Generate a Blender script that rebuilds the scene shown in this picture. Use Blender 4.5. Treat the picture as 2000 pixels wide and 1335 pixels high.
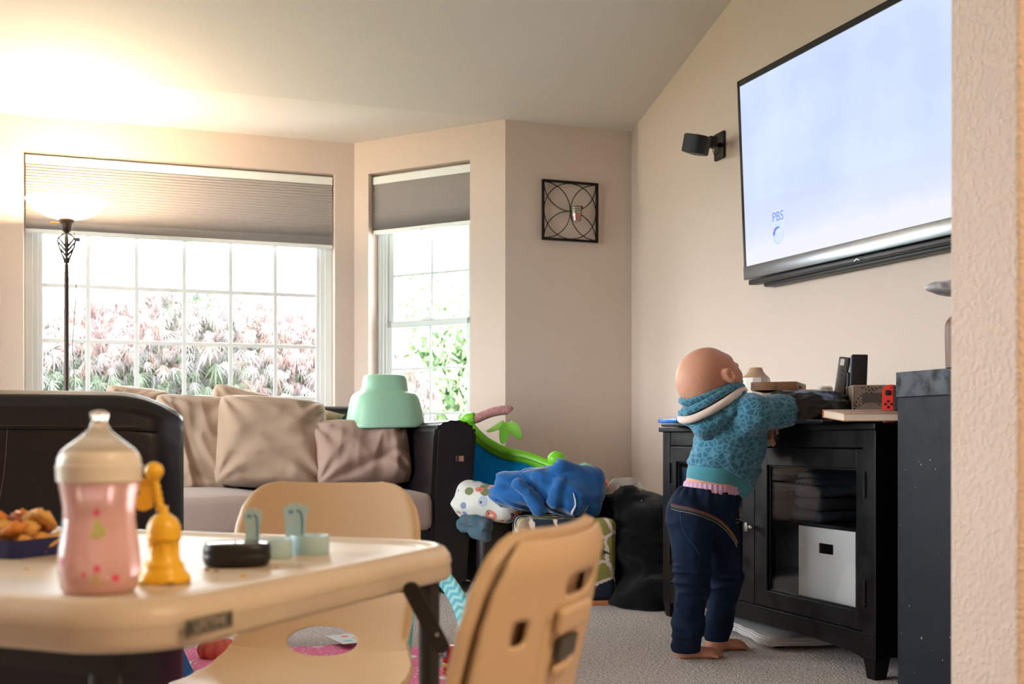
import bpy, bmesh, math, random
import numpy as np
from mathutils import Vector, Matrix, Euler
from mathutils.bvhtree import BVHTree
for _o in list(bpy.data.objects): bpy.data.objects.remove(_o)
SC = bpy.context.scene
C = SC.collection
R = math.radians
PI = math.pi
random.seed(7)
FPX, CX, HY, EYE = 2231.0, 1000.0, 856.0, 0.65      # focal length in pixels of the 2000x1335 frame, horizon row, eye height

# ------------------------------------------------------------------ camera
cam = bpy.data.cameras.new('camera'); co = bpy.data.objects.new('camera', cam); C.objects.link(co)
co.location = (0, 0, EYE); co.rotation_euler = (PI/2, 0, 0)
cam.sensor_width = 36; cam.lens = 36*FPX/2000; cam.shift_y = (HY-667.5)/2000
cam.clip_start = 0.05; cam.clip_end = 200
cam.dof.use_dof = True; cam.dof.focus_distance = 3.45; cam.dof.aperture_fstop = 6.3
SC.camera = co
# ------------------------------------------------------------------ world, exposure
SC.view_settings.view_transform = 'Standard'; SC.view_settings.look = 'None'
SC.view_settings.exposure = 0.0; SC.view_settings.gamma = 1.0
SC.view_settings.use_curve_mapping = False
W = bpy.data.worlds.new('overcast_sky'); SC.world = W; W.use_nodes = True
bg = W.node_tree.nodes['Background']; bg.inputs[0].default_value = (0.92, 0.95, 1.0, 1); bg.inputs[1].default_value = 20.0

# ------------------------------------------------------------------ helpers
def lin(c):
    return tuple(((v/255)/12.92 if v/255 <= 0.04045 else ((v/255+0.055)/1.055)**2.4) for v in c)

class NT:
    """a small wrapper to write node trees tersely"""
    def __init__(s, m): s.m = m; s.t = m.node_tree; s.n = s.t.nodes; s.l = s.t.links
    def add(s, typ, **kw):
        n = s.n.new(typ)
        for k, v in kw.items():
            if k.startswith('_'): setattr(n, k[1:], v)
            else:
                key = k.replace('__', ' ')
                if key.isdigit(): key = int(key)
                s.put(n.inputs[key], v)
        return n
    def put(s, sock, v):
        if isinstance(v, bpy.types.NodeSocket): s.l.new(v, sock)
        else: sock.default_value = v
    def coord(s, scale=(1, 1, 1), out='Object', loc=(0, 0, 0), rot=(0, 0, 0)):
        tc = s.n.new('ShaderNodeTexCoord'); mp = s.n.new('ShaderNodeMapping')
        s.l.new(tc.outputs[out], mp.inputs[0]); mp.inputs['Scale'].default_value = scale
        mp.inputs['Location'].default_value = loc; mp.inputs['Rotation'].default_value = rot
        return mp.outputs[0]
    def noise(s, v, scale, detail=4, rough=0.5):
        n = s.n.new('ShaderNodeTexNoise'); s.l.new(v, n.inputs['Vector'])
        n.inputs['Scale'].default_value = scale; n.inputs['Detail'].default_value = detail; n.inputs['Roughness'].default_value = rough
        return n
    def vor(s, v, scale, feature='F1', rnd=1.0):
        n = s.n.new('ShaderNodeTexVoronoi'); n.feature = feature; s.l.new(v, n.inputs['Vector'])
        n.inputs['Scale'].default_value = scale; n.inputs['Randomness'].default_value = rnd
        return n
    def math(s, op, a, b=0.0, c=0.0):
        n = s.n.new('ShaderNodeMath'); n.operation = op
        s.put(n.inputs[0], a); s.put(n.inputs[1], b)
        if len(n.inputs) > 2: s.put(n.inputs[2], c)
        return n.outputs[0]
    def ramp(s, fac, stops, interp='LINEAR'):
        n = s.n.new('ShaderNodeValToRGB'); s.l.new(fac, n.inputs[0]); n.color_ramp.interpolation = interp
        e = n.color_ramp.elements
        while len(e) < len(stops): e.new(0.5)
        for i, (p, c) in enumerate(stops):
            e[i].position = p; e[i].color = (*c, 1) if len(c) == 3 else c
        return n.outputs[0]
    def mix(s, fac, a, b):
        n = s.n.new('ShaderNodeMix'); n.data_type = 'RGBA'
        s.put(n.inputs[0], fac)
        for sk, v in ((n.inputs[6], a), (n.inputs[7], b)):
            if isinstance(v, bpy.types.NodeSocket): s.l.new(v, sk)
            else: sk.default_value = (*v, 1) if len(v) == 3 else v
        return n.outputs[2]
    def bump(s, h, strength, dist=0.002):
        n = s.n.new('ShaderNodeBump'); s.l.new(h, n.inputs['Height'])
        n.inputs['Strength'].default_value = strength; n.inputs['Distance'].default_value = dist
        s.l.new(n.outputs[0], s.bsdf.inputs['Normal']); return n.outputs[0]

def mat(name, col, rough=0.6, metal=0.0, bump=None, var=None, trans=0.0, spec=0.5, sheen=0.0, sub=0.0, alpha=1.0, emit=None, coat=0.0, col2=None, ior=1.45):
    """principled material; bump=(scale, strength, distance); var=(scale, amount) mottles colour towards col2 or darker"""
    m = bpy.data.materials.new(name); m.use_nodes = True
    k = NT(m); b = m.node_tree.nodes['Principled BSDF']; k.bsdf = b
    c = lin(col)
    b.inputs['Base Color'].default_value = (*c, 1); b.inputs['Roughness'].default_value = rough
    b.inputs['Metallic'].default_value = metal; b.inputs['Specular IOR Level'].default_value = spec
    b.inputs['Transmission Weight'].default_value = trans; b.inputs['IOR'].default_value = ior
    b.inputs['Sheen Weight'].default_value = sheen; b.inputs['Alpha'].default_value = alpha
    b.inputs['Coat Weight'].default_value = coat
    if sub: b.inputs['Subsurface Weight'].default_value = sub; b.inputs['Subsurface Radius'].default_value = (0.02, 0.01, 0.006)
    if emit: b.inputs['Emission Color'].default_value = (*lin(emit[0]), 1); b.inputs['Emission Strength'].default_value = emit[1]
    if bump or var: v = k.coord()
    if var:
        n = k.noise(v, var[0], 5, 0.6)
        c2 = lin(col2) if col2 else tuple(x*(1-var[1]) for x in c)
        f = k.ramp(n.outputs[0], [(0.35, (0, 0, 0)), (0.65, (1, 1, 1))])
        k.l.new(k.mix(f, c, c2), b.inputs['Base Color'])
    if bump:
        n = k.noise(v, bump[0], 3, 0.6); k.bump(n.outputs[0], bump[1], bump[2] if len(bump) > 2 else 0.002)
    KS[m.name] = k
    return m
KS = {}

def Pt(px, py, d):
    """world point that the photograph shows at (px,py) when it lies d metres deep"""
    return Vector(((px-CX)/FPX*d, d, EYE+(HY-py)/FPX*d))
def Gd(py): return EYE*FPX/(py-HY)                # depth of a floor point seen on row py
def G(px, py): d = Gd(py); return Vector(((px-CX)/FPX*d, d, 0))

def tag(o, label=None, cat=None, group=None, kind=None):
    if label: o['label'] = label
    if cat: o['category'] = cat
    if group: o['group'] = group
    if kind: o['kind'] = kind
    return o
def local_matrix(o): return Matrix.LocRotScale(o.location, o.rotation_euler, o.scale)
def thing(name, label, cat, loc=(0, 0, 0), rz=0.0, group=None, rot=None):
    o = bpy.data.objects.new(name, None); C.objects.link(o); o.empty_display_size = 0.05
    o.location = loc; o.rotation_euler = rot if rot else (0, 0, rz)
    return tag(o, label, cat, group)
def link(name, me, m, parent=None, world=False, smooth=False, label=None, kind=None):
    o = bpy.data.objects.new(name, me); C.objects.link(o)
    if m is not None:
        for mm in (m if isinstance(m, (list, tuple)) else [m]): me.materials.append(mm)
    if smooth:
        for p in me.polygons: p.use_smooth = True
    if parent:
        o.parent = parent
        if world:
            M = local_matrix(parent)
            pp = parent.parent
            while pp: M = local_matrix(pp) @ M; pp = pp.parent
            o.matrix_parent_inverse = M.inverted()
    if label: o['label'] = label
    if kind: o['kind'] = kind
    return o
def obj(name, bm, m, parent=None, smooth=False, world=False, label=None, kind=None):
    bmesh.ops.recalc_face_normals(bm, faces=bm.faces)
    me = bpy.data.meshes.new(name); bm.to_mesh(me); bm.free()
    return link(name, me, m, parent, world, smooth, label, kind)
def auto_smooth(o, ang=35):
    me = o.data
    for p in me.polygons: p.use_smooth = True
    bm = bmesh.new(); bm.from_mesh(me)
    for e in bm.edges:
        if len(e.link_faces) == 2 and e.calc_face_angle(0) > R(ang): e.smooth = False
    bm.to_mesh(me); bm.free(); return o
def sobj(*a, **k): return auto_smooth(obj(*a, **k), 40)
def raw(name, verts, faces, m, parent=None, smooth=True, world=False, label=None, kind=None):
    me = bpy.data.meshes.new(name)
    me.from_pydata([tuple(v) for v in verts], [], [tuple(f) for f in faces]); me.update()
    return link(name, me, m, parent, world, smooth, label, kind)
def BM(): return bmesh.new()
def append(bm, tmp):
    me = bpy.data.meshes.new('t'); tmp.to_mesh(me); tmp.free(); bm.from_mesh(me); bpy.data.meshes.remove(me)
def box(bm, x0, x1, y0, y1, z0, z1, bev=0.0, seg=2, M=None, taper=None):
    t = BM(); r = bmesh.ops.create_cube(t, size=1)
    for v in t.verts:
        v.co = Vector((x0+(v.co.x+.5)*(x1-x0), y0+(v.co.y+.5)*(y1-y0), z0+(v.co.z+.5)*(z1-z0)))
    if taper:
        cx, cy = (x0+x1)/2, (y0+y1)/2
        for v in t.verts:
            if abs(v.co.z-z0) < 1e-6: v.co.x = cx+(v.co.x-cx)*taper[0]; v.co.y = cy+(v.co.y-cy)*taper[1]
    if bev > 0:
        bmesh.ops.bevel(t, geom=list(t.edges), offset=min(bev, abs(x1-x0)*.49, abs(y1-y0)*.49, abs(z1-z0)*.49), segments=seg, profile=0.5, affect='EDGES')
    if M is not None: bmesh.ops.transform(t, matrix=M, verts=t.verts)
    append(bm, t); return bm
def lathe(bm, prof, seg=32, M=None, cap=True):
    """prof: list of (radius, z)"""
    t = BM(); rings = []
    for r, z in prof:
        rings.append([t.verts.new((max(r, 1e-5)*math.cos(2*PI*i/seg), max(r, 1e-5)*math.sin(2*PI*i/seg), z)) for i in range(seg)])
    for a, b in zip(rings, rings[1:]):
        for i in range(seg): t.faces.new((a[i], a[(i+1) % seg], b[(i+1) % seg], b[i]))
    if cap: t.faces.new(rings[0][::-1]); t.faces.new(rings[-1])
    if M is not None: bmesh.ops.transform(t, matrix=M, verts=t.verts)
    append(bm, t); return bm
def smooth_path(pts, n=6, closed=False):
    P = [Vector(p) for p in pts]; out = []; N = len(P)
    rng = range(N if closed else N-1)
    for i in rng:
        p0 = P[(i-1) % N] if (closed or i > 0) else P[0]; p1 = P[i]; p2 = P[(i+1) % N]; p3 = P[(i+2) % N] if (closed or i+2 < N) else P[-1]
        for k in range(n):
            t = k/n
            out.append(0.5*((2*p1)+(-p0+p2)*t+(2*p0-5*p1+4*p2-p3)*t*t+(-p0+3*p1-3*p2+p3)*t**3))
    if not closed: out.append(P[-1])
    return out
def tube(bm, pts, r, seg=8, closed=False, flat=1.0, cap=True, up=None):
    """r: number or list of radii; flat squashes the section across the path's side axis"""
    P = [Vector(p) for p in pts]; N = len(P); rr = r if isinstance(r, (list, tuple)) else [r]*N
    t = BM(); rings = []; ref = Vector(up) if up else None; prev = None
    for i, p in enumerate(P):
        a = P[(i-1) % N] if (closed or i > 0) else P[0]; b = P[(i+1) % N] if (closed or i < N-1) else P[-1]
        d = (b-a).normalized()
        if ref is not None: n = (ref-d*ref.dot(d)).normalized()
        elif prev is None:
            n = d.orthogonal().normalized()
        else: n = (prev-d*prev.dot(d)).normalized()
        prev = n; s = d.cross(n)
        rings.append([t.verts.new(p+(n*math.cos(2*PI*k/seg)*flat+s*math.sin(2*PI*k/seg))*rr[i]) for k in range(seg)])
    for i in range(N if closed else N-1):
        a, b = rings[i], rings[(i+1) % N]
        for k in range(seg): t.faces.new((a[k], a[(k+1) % seg], b[(k+1) % seg], b[k]))
    if cap and not closed: t.faces.new(rings[0][::-1]); t.faces.new(rings[-1])
    append(bm, t); return bm
def prism(bm, pts, h0, h1, M=None, bev=0.0):
    """2D outline (x,y) extruded from z=h0 to h1"""
    t = BM(); vs = [t.verts.new((p[0], p[1], h0)) for p in pts]; f = t.faces.new(vs)
    r = bmesh.ops.extrude_face_region(t, geom=[f])
    for v in r['geom']:
        if isinstance(v, bmesh.types.BMVert): v.co.z = h1
    if bev: bmesh.ops.bevel(t, geom=list(t.edges), offset=bev, segments=2, affect='EDGES')
    if M is not None: bmesh.ops.transform(t, matrix=M, verts=t.verts)
    append(bm, t); return bm
def rrect(w, h, r, n=6, cx=0, cy=0):
    out = []
    for sx, sy, a0 in ((1, 1, 0), (-1, 1, 90), (-1, -1, 180), (1, -1, 270)):
        for i in range(n+1):
            a = R(a0+90*i/n); out.append((cx+sx*(w/2-r)+r*math.cos(a), cy+sy*(h/2-r)+r*math.sin(a)))
    return out
def axes(o, x, y, z): return Matrix.Translation(o) @ Matrix((x, y, z)).transposed().to_4x4()
def text_obj(name, s, size, m, parent, loc, rot, ext=0.0003, sx=1.0):
    c = bpy.data.curves.new(name, 'FONT'); c.body = s; c.size = size; c.extrude = ext; c.align_x = 'CENTER'; c.align_y = 'CENTER'
    o = bpy.data.objects.new('tmp', c); C.objects.link(o)
    dg = bpy.context.evaluated_depsgraph_get(); me = bpy.data.meshes.new_from_object(o.evaluated_get(dg)); bpy.data.objects.remove(o)
    me.materials.clear()
    r = link(name, me, m, parent); r.location = loc; r.rotation_euler = rot; r.scale = (sx, 1, 1); return r

# ---- value noise on arrays
def _h(i, j, k, s):
    n = (i*374761393+j*668265263+k*2147483647+s*1274126177) & 0x7fffffff
    n = ((n ^ (n >> 13))*1274126177) & 0x7fffffff
    return ((n ^ (n >> 16)) & 0xffff)/65535.0
def vnoise(p, s=0):
    p = np.asarray(p, float); i = np.floor(p).astype(np.int64); f = p-i; f = f*f*(3-2*f)
    o = 0
    for a in (0, 1):
        for b in (0, 1):
            for c in (0, 1):
                w = (f[..., 0] if a else 1-f[..., 0])*(f[..., 1] if b else 1-f[..., 1])*(f[..., 2] if c else 1-f[..., 2])
                o = o+w*_h(i[..., 0]+a, i[..., 1]+b, i[..., 2]+c, s)
    return o*2-1
def ridge(p, s=0): return 1-np.abs(vnoise(p, s))*2
# ---- signed distance modelling, meshed with surface nets
def smin(a, b, k):
    if k <= 0: return np.minimum(a, b)
    h = np.clip(0.5+0.5*(b-a)/k, 0, 1); return b*(1-h)+a*h-k*h*(1-h)
def capsule(a, b, r1, r2=None):
    a = np.array(a, float); b = np.array(b, float); r2 = r1 if r2 is None else r2; ab = b-a; L = ab.dot(ab)+1e-12
    def f(p):
        t = np.clip(((p-a)@ab)/L, 0, 1); return np.linalg.norm(p-a-t[:, None]*ab, axis=1)-(r1+(r2-r1)*t)
    return f
def ellip(c, rad, axs=None):
    c = np.array(c, float); rad = np.array(rad, float); A = np.eye(3) if axs is None else np.array([list(x) for x in axs], float)
    def f(p):
        q = (p-c)@A.T; k0 = np.linalg.norm(q/rad, axis=1); k1 = np.linalg.norm(q/(rad*rad), axis=1)+1e-9
        return k0*(k0-1)/k1
    return f
def sdbox(c, half, r=0.0, axs=None):
    c = np.array(c, float); h = np.array(half, float)-r; A = np.eye(3) if axs is None else np.array([list(x) for x in axs], float)
    def f(p):
        q = np.abs((p-c)@A.T)-h; return np.linalg.norm(np.maximum(q, 0), axis=1)+np.minimum(q.max(axis=1), 0)-r
    return f
def union(items, k=0.02):
    def f(p):
        d = None
        for it in items:
            g, kk = (it if isinstance(it, tuple) else (it, k)); v = g(p); d = v if d is None else smin(d, v, kk)
        return d
    return f
def nets(f, lo, hi, res):
    lo = np.array(lo, float); hi = np.array(hi, float); n = np.ceil((hi-lo)/res).astype(int)+1
    ax = [lo[i]+res*np.arange(n[i]) for i in range(3)]
    vol = np.empty(n)
    for i in range(n[0]):
        Y, Z = np.meshgrid(ax[1], ax[2], indexing='ij')
        p = np.stack([np.full(Y.size, ax[0][i]), Y.ravel(), Z.ravel()], 1); vol[i] = f(p).reshape(n[1], n[2])
    ins = vol < 0; nc = n-1
    acc = np.zeros((*nc, 3)); cnt = np.zeros(nc)
    offs = [(0, 0, 0), (1, 0, 0), (0, 1, 0), (1, 1, 0), (0, 0, 1), (1, 0, 1), (0, 1, 1), (1, 1, 1)]
    sl = lambda o: tuple(slice(o[q], o[q]+nc[q]) for q in range(3))
    for a in range(8):
        for q in range(3):
            if offs[a][q] == 0:
                bo = list(offs[a]); bo[q] = 1
                va, vb = vol[sl(offs[a])], vol[sl(bo)]; cr = (va < 0) != (vb < 0)
                t = np.where(cr, va/np.where(cr, va-vb, 1), 0)
                for w in range(3): acc[..., w] += np.where(cr, offs[a][w]+(t if w == q else 0), 0)
                cnt += cr
    m = cnt > 0; idx = -np.ones(nc, int); idx[m] = np.arange(m.sum())
    base = np.stack(np.nonzero(m), 1); V = lo+res*(base+acc[m]/cnt[m][:, None])
    F = []
    for q in range(3):
        u, w = (q+1) % 3, (q+2) % 3
        s0 = [slice(1, n[z]-1) for z in range(3)]; s1 = list(s0); s0[q] = slice(0, n[q]-1); s1[q] = slice(1, n[q])
        a, b = ins[tuple(s0)], ins[tuple(s1)]
        for flip in (False, True):
            c = np.stack(np.nonzero((a & ~b) if not flip else (b & ~a)), 1)
            if not len(c): continue
            c[:, u] += 1; c[:, w] += 1
            du = np.zeros(3, int); du[u] = 1; dw = np.zeros(3, int); dw[w] = 1
            g = lambda x: idx[x[:, 0], x[:, 1], x[:, 2]]
            quad = np.stack([g(c-du-dw), g(c-dw), g(c), g(c-du)], 1)
            F.append(quad if not flip else quad[:, ::-1])
    F = np.concatenate(F); return V, F
def sdf_obj(name, f, lo, hi, res, m, parent=None, world=True, label=None, smooth_it=1, kind=None, post=None):
    V, F = nets(f, lo, hi, res)
    if post is not None: V = post(V)
    o = raw(name, V, F.tolist(), m, parent, True, world, label, kind)
    return o
def grid_mesh(nu, nv, fn, closed_u=False, skip=None):
    """fn(u,v)->xyz with u,v in 0..1"""
    V = []; Fc = []
    for j in range(nv+1):
        for i in range(nu+1): V.append(fn(i/nu, j/nv))
    for j in range(nv):
        for i in range(nu):
            if skip and skip((i+.5)/nu, (j+.5)/nv): continue
            a = j*(nu+1)+i; Fc.append((a, a+1, a+nu+2, a+nu+1))
    return V, Fc
def solidify(o, th, off=0):
    md = o.modifiers.new('solidify', 'SOLIDIFY'); md.thickness = th; md.offset = off; return o
def pillow(w, h, t, seed=0, wr=0.012, n=56, pinch=0.05, sag=0.0, cx=5.0):
    """cushion standing in local xz, thickness along y; rounded corners, soft folds radiating from them"""
    g = np.linspace(-1, 1, n+1); X, Zg = np.meshgrid(g, g, indexing='xy'); P = []
    for side in (1, -1):
        e = np.clip(1-np.abs(X)**3.2, 0, 1)*np.clip(1-np.abs(Zg)**3.2, 0, 1)
        kk = 1-.10*(np.abs(X*Zg))**3; bulge = 1-pinch*(1-Zg**2)*X**2*0
        x = X*w/2*kk*(1-pinch*(1-Zg**2)*np.abs(X)**3); z = Zg*h/2*kk*(1-pinch*(1-X**2)*np.abs(Zg)**3)
        a0 = seed*1.3+.5; ca, sa = math.cos(a0), math.sin(a0)
        u = (x*ca+z*sa); v = (-x*sa+z*ca)
        q = np.stack([u*3.0+seed, v*8.5, side*1.7+seed+0*u], -1); q = q+vnoise(q*.8, seed+2)[..., None]*.9
        f1 = ridge(q, seed)**1; f1 = np.sign(f1)*np.abs(f1)**1.5
        f2 = vnoise(np.stack([x*6, z*6, side+0*x], -1), seed+7)
        fold = 0
        for sx in (1, -1):
            for sz in (1, -1):
                dx, dz = x-sx*w/2, z-sz*h/2; ang = np.arctan2(dz, dx); rad = np.hypot(dx, dz); fold = fold+np.sin(ang*11+seed+sx)*np.exp(-rad*9)*(1-np.exp(-rad*40))
        crease = -np.exp(-((z+h*.22+.05*np.sin(x*9+seed))/.022)**2)*.8*(seed % 2)
        f3 = ridge(q*np.array([2.1, 2.3, 1])+2.7, seed+9); d = wr*(.60*f1+.40*f2+.28*f3+1.1*fold+crease)*np.minimum(1, e*3)
        th = t/2*np.sqrt(np.clip(e, 0, 1))*(1-.18*Zg)
        P.append(np.stack([x+.004*f2, side*(th+d), z-sag*(1-np.abs(X))+.003*f2], -1))
    V = []; idx = {}; F = []
    for k, side in ((0, 1), (1, -1)):
        for j in range(n+1):
            for i in range(n+1):
                bd_ = i in (0, n) or j in (0, n); key = (i, j, 0 if bd_ else side)
                if key not in idx: idx[key] = len(V); V.append(tuple(P[k][j, i]))
        for j in range(n):
            for i in range(n):
                qd = [idx[(a, b, 0 if (a in (0, n) or b in (0, n)) else side)] for a, b in ((i, j), (i+1, j), (i+1, j+1), (i, j+1))]
                F.append(qd if side < 0 else qd[::-1])
    return V, F

# ------------------------------------------------------------------ the room's own axes: u runs along the window wall to the right, v away from the camera
YAW = R(19.1)
U = Vector((math.cos(YAW), math.sin(YAW), 0)); V_ = Vector((-math.sin(YAW), math.cos(YAW), 0)); T = -V_; Z = Vector((0, 0, 1))
Q0 = Vector((-0.034, 5.909, 0))
def RM(a, b, z=0): return Q0+U*a+V_*b+Z*z
CEIL = 2.30; SL = 0.305
def vault(b): return CEIL+SL*min(-b, 8.4+b) if b < 0 else CEIL
class Frame:
    """a vertical plane through two floor points; local x along it, y outwards (away from the room), z up"""
    def __init__(s, A, B):
        s.A = Vector(A); s.x = (Vector(B)-s.A); s.L = s.x.length; s.x.normalize(); s.y = Vector((-s.x.y, s.x.x, 0)); s.ang = math.atan2(s.x.y, s.x.x)
        s.M = axes(s.A, s.x, s.y, Z)
    def hit(s, px, py, off=0.0):
        """local x, z (and depth) of what the photograph shows at (px,py) on the plane y=off"""
        k = (px-CX)/FPX; O = s.A+s.y*off           # (O.x + t x.x) = k (O.y + t x.y)
        t = (k*O.y-O.x)/(s.x.x-k*s.x.y); d = O.y+t*s.x.y
        return t, EYE+(HY-py)/FPX*d, d
    def w(s, x, y, z): return s.A+s.x*x+s.y*y+Z*z
# ================================================================== lights of the place (kitchen lamps behind the camera, daylight portals)
def area(name, loc, rot, sx, sy, energy, col, portal=False):
    l = bpy.data.lights.new(name, 'AREA'); l.shape = 'RECTANGLE'; l.size = sx; l.size_y = sy; l.energy = energy; l.color = col
    o = bpy.data.objects.new(name, l); C.objects.link(o); o.location = loc; o.rotation_euler = rot
    if portal: l.cycles.is_portal = True
    return o

# ================================================================== materials of the shell
def wall_mat(name, col, scale=150, strength=0.35):
    m = mat(name, col, 0.75, spec=0.25); k = KS[name]; v = k.coord()
    n = k.noise(v, scale, 3, 0.55); r = k.ramp(n.outputs[0], [(0.45, (0, 0, 0)), (0.62, (1, 1, 1))])
    k.bump(r, strength, 0.0016); return m
M_wall = wall_mat('wall_paint', (218, 200, 187))
M_ceil = wall_mat('ceiling_paint', (228, 221, 215), 120, 0.2)
M_white = mat('window_vinyl', (238, 241, 240), 0.35)
M_sash = mat('sash_vinyl', (208, 217, 213), 0.4)
M_trim = mat('trim_white', (228, 224, 216), 0.5)
def carpet_mat():
    m = mat('carpet', (176, 160, 150), 0.95, spec=0.1, sheen=0.3); k = KS['carpet']; v = k.coord()
    a = k.vor(v, 150); b = k.noise(v, 95, 4, 0.7); c = k.noise(v, 2.2, 3, 0.5)
    col = k.mix(k.ramp(b.outputs[0], [(0.36, (0, 0, 0)), (0.56, (1, 1, 1))]), lin((168, 150, 142)), lin((236, 224, 218)))
    col = k.mix(k.math('MULTIPLY', c.outputs[0], 0.35), col, lin((200, 186, 178)))
    k.l.new(col, k.bsdf.inputs['Base Color'])
    h = k.math('ADD', k.math('MULTIPLY', b.outputs[0], 1.4), k.math('MULTIPLY', a.outputs[0], -0.8)); k.bump(h, 1.0, 0.008)
    return m
M_carpet = carpet_mat()
def glass_thin(name, tint=(1, 1, 1), refl=0.06, rough=0.0):
    m = bpy.data.materials.new(name); m.use_nodes = True; n = m.node_tree.nodes; l = m.node_tree.links; n.clear()
    o = n.new('ShaderNodeOutputMaterial'); mx = n.new('ShaderNodeMixShader'); t = n.new('ShaderNodeBsdfTransparent'); g = n.new('ShaderNodeBsdfGlossy')
    t.inputs[0].default_value = (*tint, 1); g.inputs['Roughness'].default_value = rough
    f = n.new('ShaderNodeLayerWeight'); f.inputs[0].default_value = 0.12
    a = n.new('ShaderNodeMath'); a.operation = 'MULTIPLY_ADD'; l.new(f.outputs['Fresnel'], a.inputs[0]); a.inputs[1].default_value = 0.9; a.inputs[2].default_value = refl
    l.new(a.outputs[0], mx.inputs[0]); l.new(t.outputs[0], mx.inputs[1]); l.new(g.outputs[0], mx.inputs[2]); l.new(mx.outputs[0], o.inputs[0]); return m
M_glass = glass_thin('window_glass', (0.97, 0.99, 0.98), 0.01)
def fabric_light(name, col, tr=0.35, emitbump=None):
    m = bpy.data.materials.new(name); m.use_nodes = True; n = m.node_tree.nodes; l = m.node_tree.links; n.clear()
    o = n.new('ShaderNodeOutputMaterial'); mx = n.new('ShaderNodeMixShader'); d = n.new('ShaderNodeBsdfDiffuse'); t = n.new('ShaderNodeBsdfTranslucent')
    for s in (d, t): s.inputs[0].default_value = (*lin(col), 1)
    mx.inputs[0].default_value = tr; l.new(d.outputs[0], mx.inputs[1]); l.new(t.outputs[0], mx.inputs[2]); l.new(mx.outputs[0], o.inputs[0]); return m
M_shade = fabric_light('cellular_fabric', (214, 208, 206), 0.10)

# ================================================================== shell
def struct(name, bm, m, parent=None, smooth=False, kind='structure'): return obj(name, bm, m, parent, smooth, kind=kind if parent is None else None)
# floor
bm = BM(); box(bm, -4.4, 0.85, -8.5, 1.0, -0.10, 0.0, M=axes(Q0, U, V_, Z)); struct('floor', bm, M_carpet)
# ceiling: flat over the bay, then a vault that rises towards the camera
bm = BM(); Mq = axes(Q0, U, V_, Z)
def slab(bm, a0, a1, pts, th):
    t = BM(); lo = [t.verts.new((a0, b, z)) for b, z in pts]+[t.verts.new((a0, b, z+th)) for b, z in pts[::-1]]
    f = t.faces.new(lo); r = bmesh.ops.extrude_face_region(t, geom=[f])
    for v in r['geom']:
        if isinstance(v, bmesh.types.BMVert): v.co.x = a1
    bmesh.ops.transform(t, matrix=Mq, verts=t.verts); append(bm, t)
slab(bm, -4.4, 0.85, [(1.0, CEIL), (0, CEIL), (-4.2, CEIL+SL*4.2), (-8.5, CEIL-SL*0.1)], 0.12)
struct('ceiling', bm, M_ceil)
# walls
BA, BB = -0.644, 0.732                                  # the corner between the angled bay wall and the window wall
F_main = Frame(RM(-2.456, BB), RM(BA, BB))
F_ang = Frame(RM(BA, BB), RM(0, 0))
F_ret = Frame(RM(0, 0), RM(0.716, 0))
F_tv = Frame(RM(0.716, 0), RM(0.716, -5))
TH = 0.16
def wall_hole(name, Fr, x0, x1, hx0, hx1, hz0, hz1, top=CEIL+0.06):
    bm = BM()
    for a, b, c, d in ((x0, hx0, 0, top), (hx1, x1, 0, top), (hx0, hx1, 0, hz0), (hx0, hx1, hz1, top)): box(bm, a, b, 0, TH, c, d, M=Fr.M)
    return struct(name, bm, M_wall)
mx0, mz1, _ = F_main.hit(45.5, 292); mx1, mz1b, _ = F_main.hit(654, 340); mz1 = (mz1+mz1b)/2; mz0 = 0.56
ax0, az1, _ = F_ang.hit(719.6, 340); ax1, az1b, _ = F_ang.hit(918, 310.5); az1 = (az1+az1b)/2; az0 = 0.56
print('main window', mx0, mx1, mz1, 'angled', ax0, ax1, az1, 'lengths', F_main.L, F_ang.L)
wall_hole('wall_back', F_main, -0.02, F_main.L+0.05, mx0, mx1, mz0, mz1)
wall_hole('wall_bay_right', F_ang, 0.0, F_ang.L, ax0, ax1, az0, az1)
F_angl = Frame(RM(-3.10, 0), RM(-2.456, BB))
wall_hole('wall_bay_left', F_angl, 0.0, F_angl.L, 0.16, 0.80, az0, az1)
bm = BM(); box(bm, 0.0, 0.90, 0.001, TH, 0, CEIL+0.05, M=F_ret.M); struct('wall_far', bm, M_wall)
bm = BM(); box(bm, -1.35, 0.0, 0, TH, 0, CEIL+0.05, M=Frame(RM(-3.10, 0), RM(-2.5, 0)).M); struct('wall_far_left', bm, M_wall)
def gable(name, a0, a1, b0=1.0, b1=-8.5):
    bm = BM(); slab(bm, a0, a1, [(0.05, 0), (0.05, CEIL+.03), (0, CEIL+.03), (-4.2, CEIL+SL*4.2+.03), (-8.5, CEIL-SL*0.1+.03), (-8.5, 0)][::-1], 0) if False else None
    t = BM(); lo = [t.verts.new((a0, b, z)) for b, z in [(0.0, 0), (0.0, CEIL+.03), (-4.2, CEIL+SL*4.2+.03), (-8.5, CEIL-SL*0.1+.03), (-8.5, 0)]]
    f = t.faces.new(lo); r = bmesh.ops.extrude_face_region(t, geom=[f])
    for v in r['geom']:
        if isinstance(v, bmesh.types.BMVert): v.co.x = a1
    bmesh.ops.transform(t, matrix=Mq, verts=t.verts); append(bm, t); return struct(name, bm, M_wall)
gable('wall_right', 0.716, 0.85)
# unseen left wall, with an opening added to daylight the floor and toddler
bm = BM()
for b0, b1, z0, z1 in ((0, -0.9, 0, 3.7), (-0.9, -3.3, 0, 0.05), (-0.9, -3.3, 2.1, 3.7), (-3.3, -8.5, 0, 3.7)):
    box(bm, -4.4, -4.26, min(b0, b1), max(b0, b1), z0, z1, M=Mq)
struct('wall_left', bm, M_wall)
bm = BM(); box(bm, -4.4, 0.85, -8.5, -8.36, 0, 2.6, M=Mq); struct('wall_rear', bm, M_wall)
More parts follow.
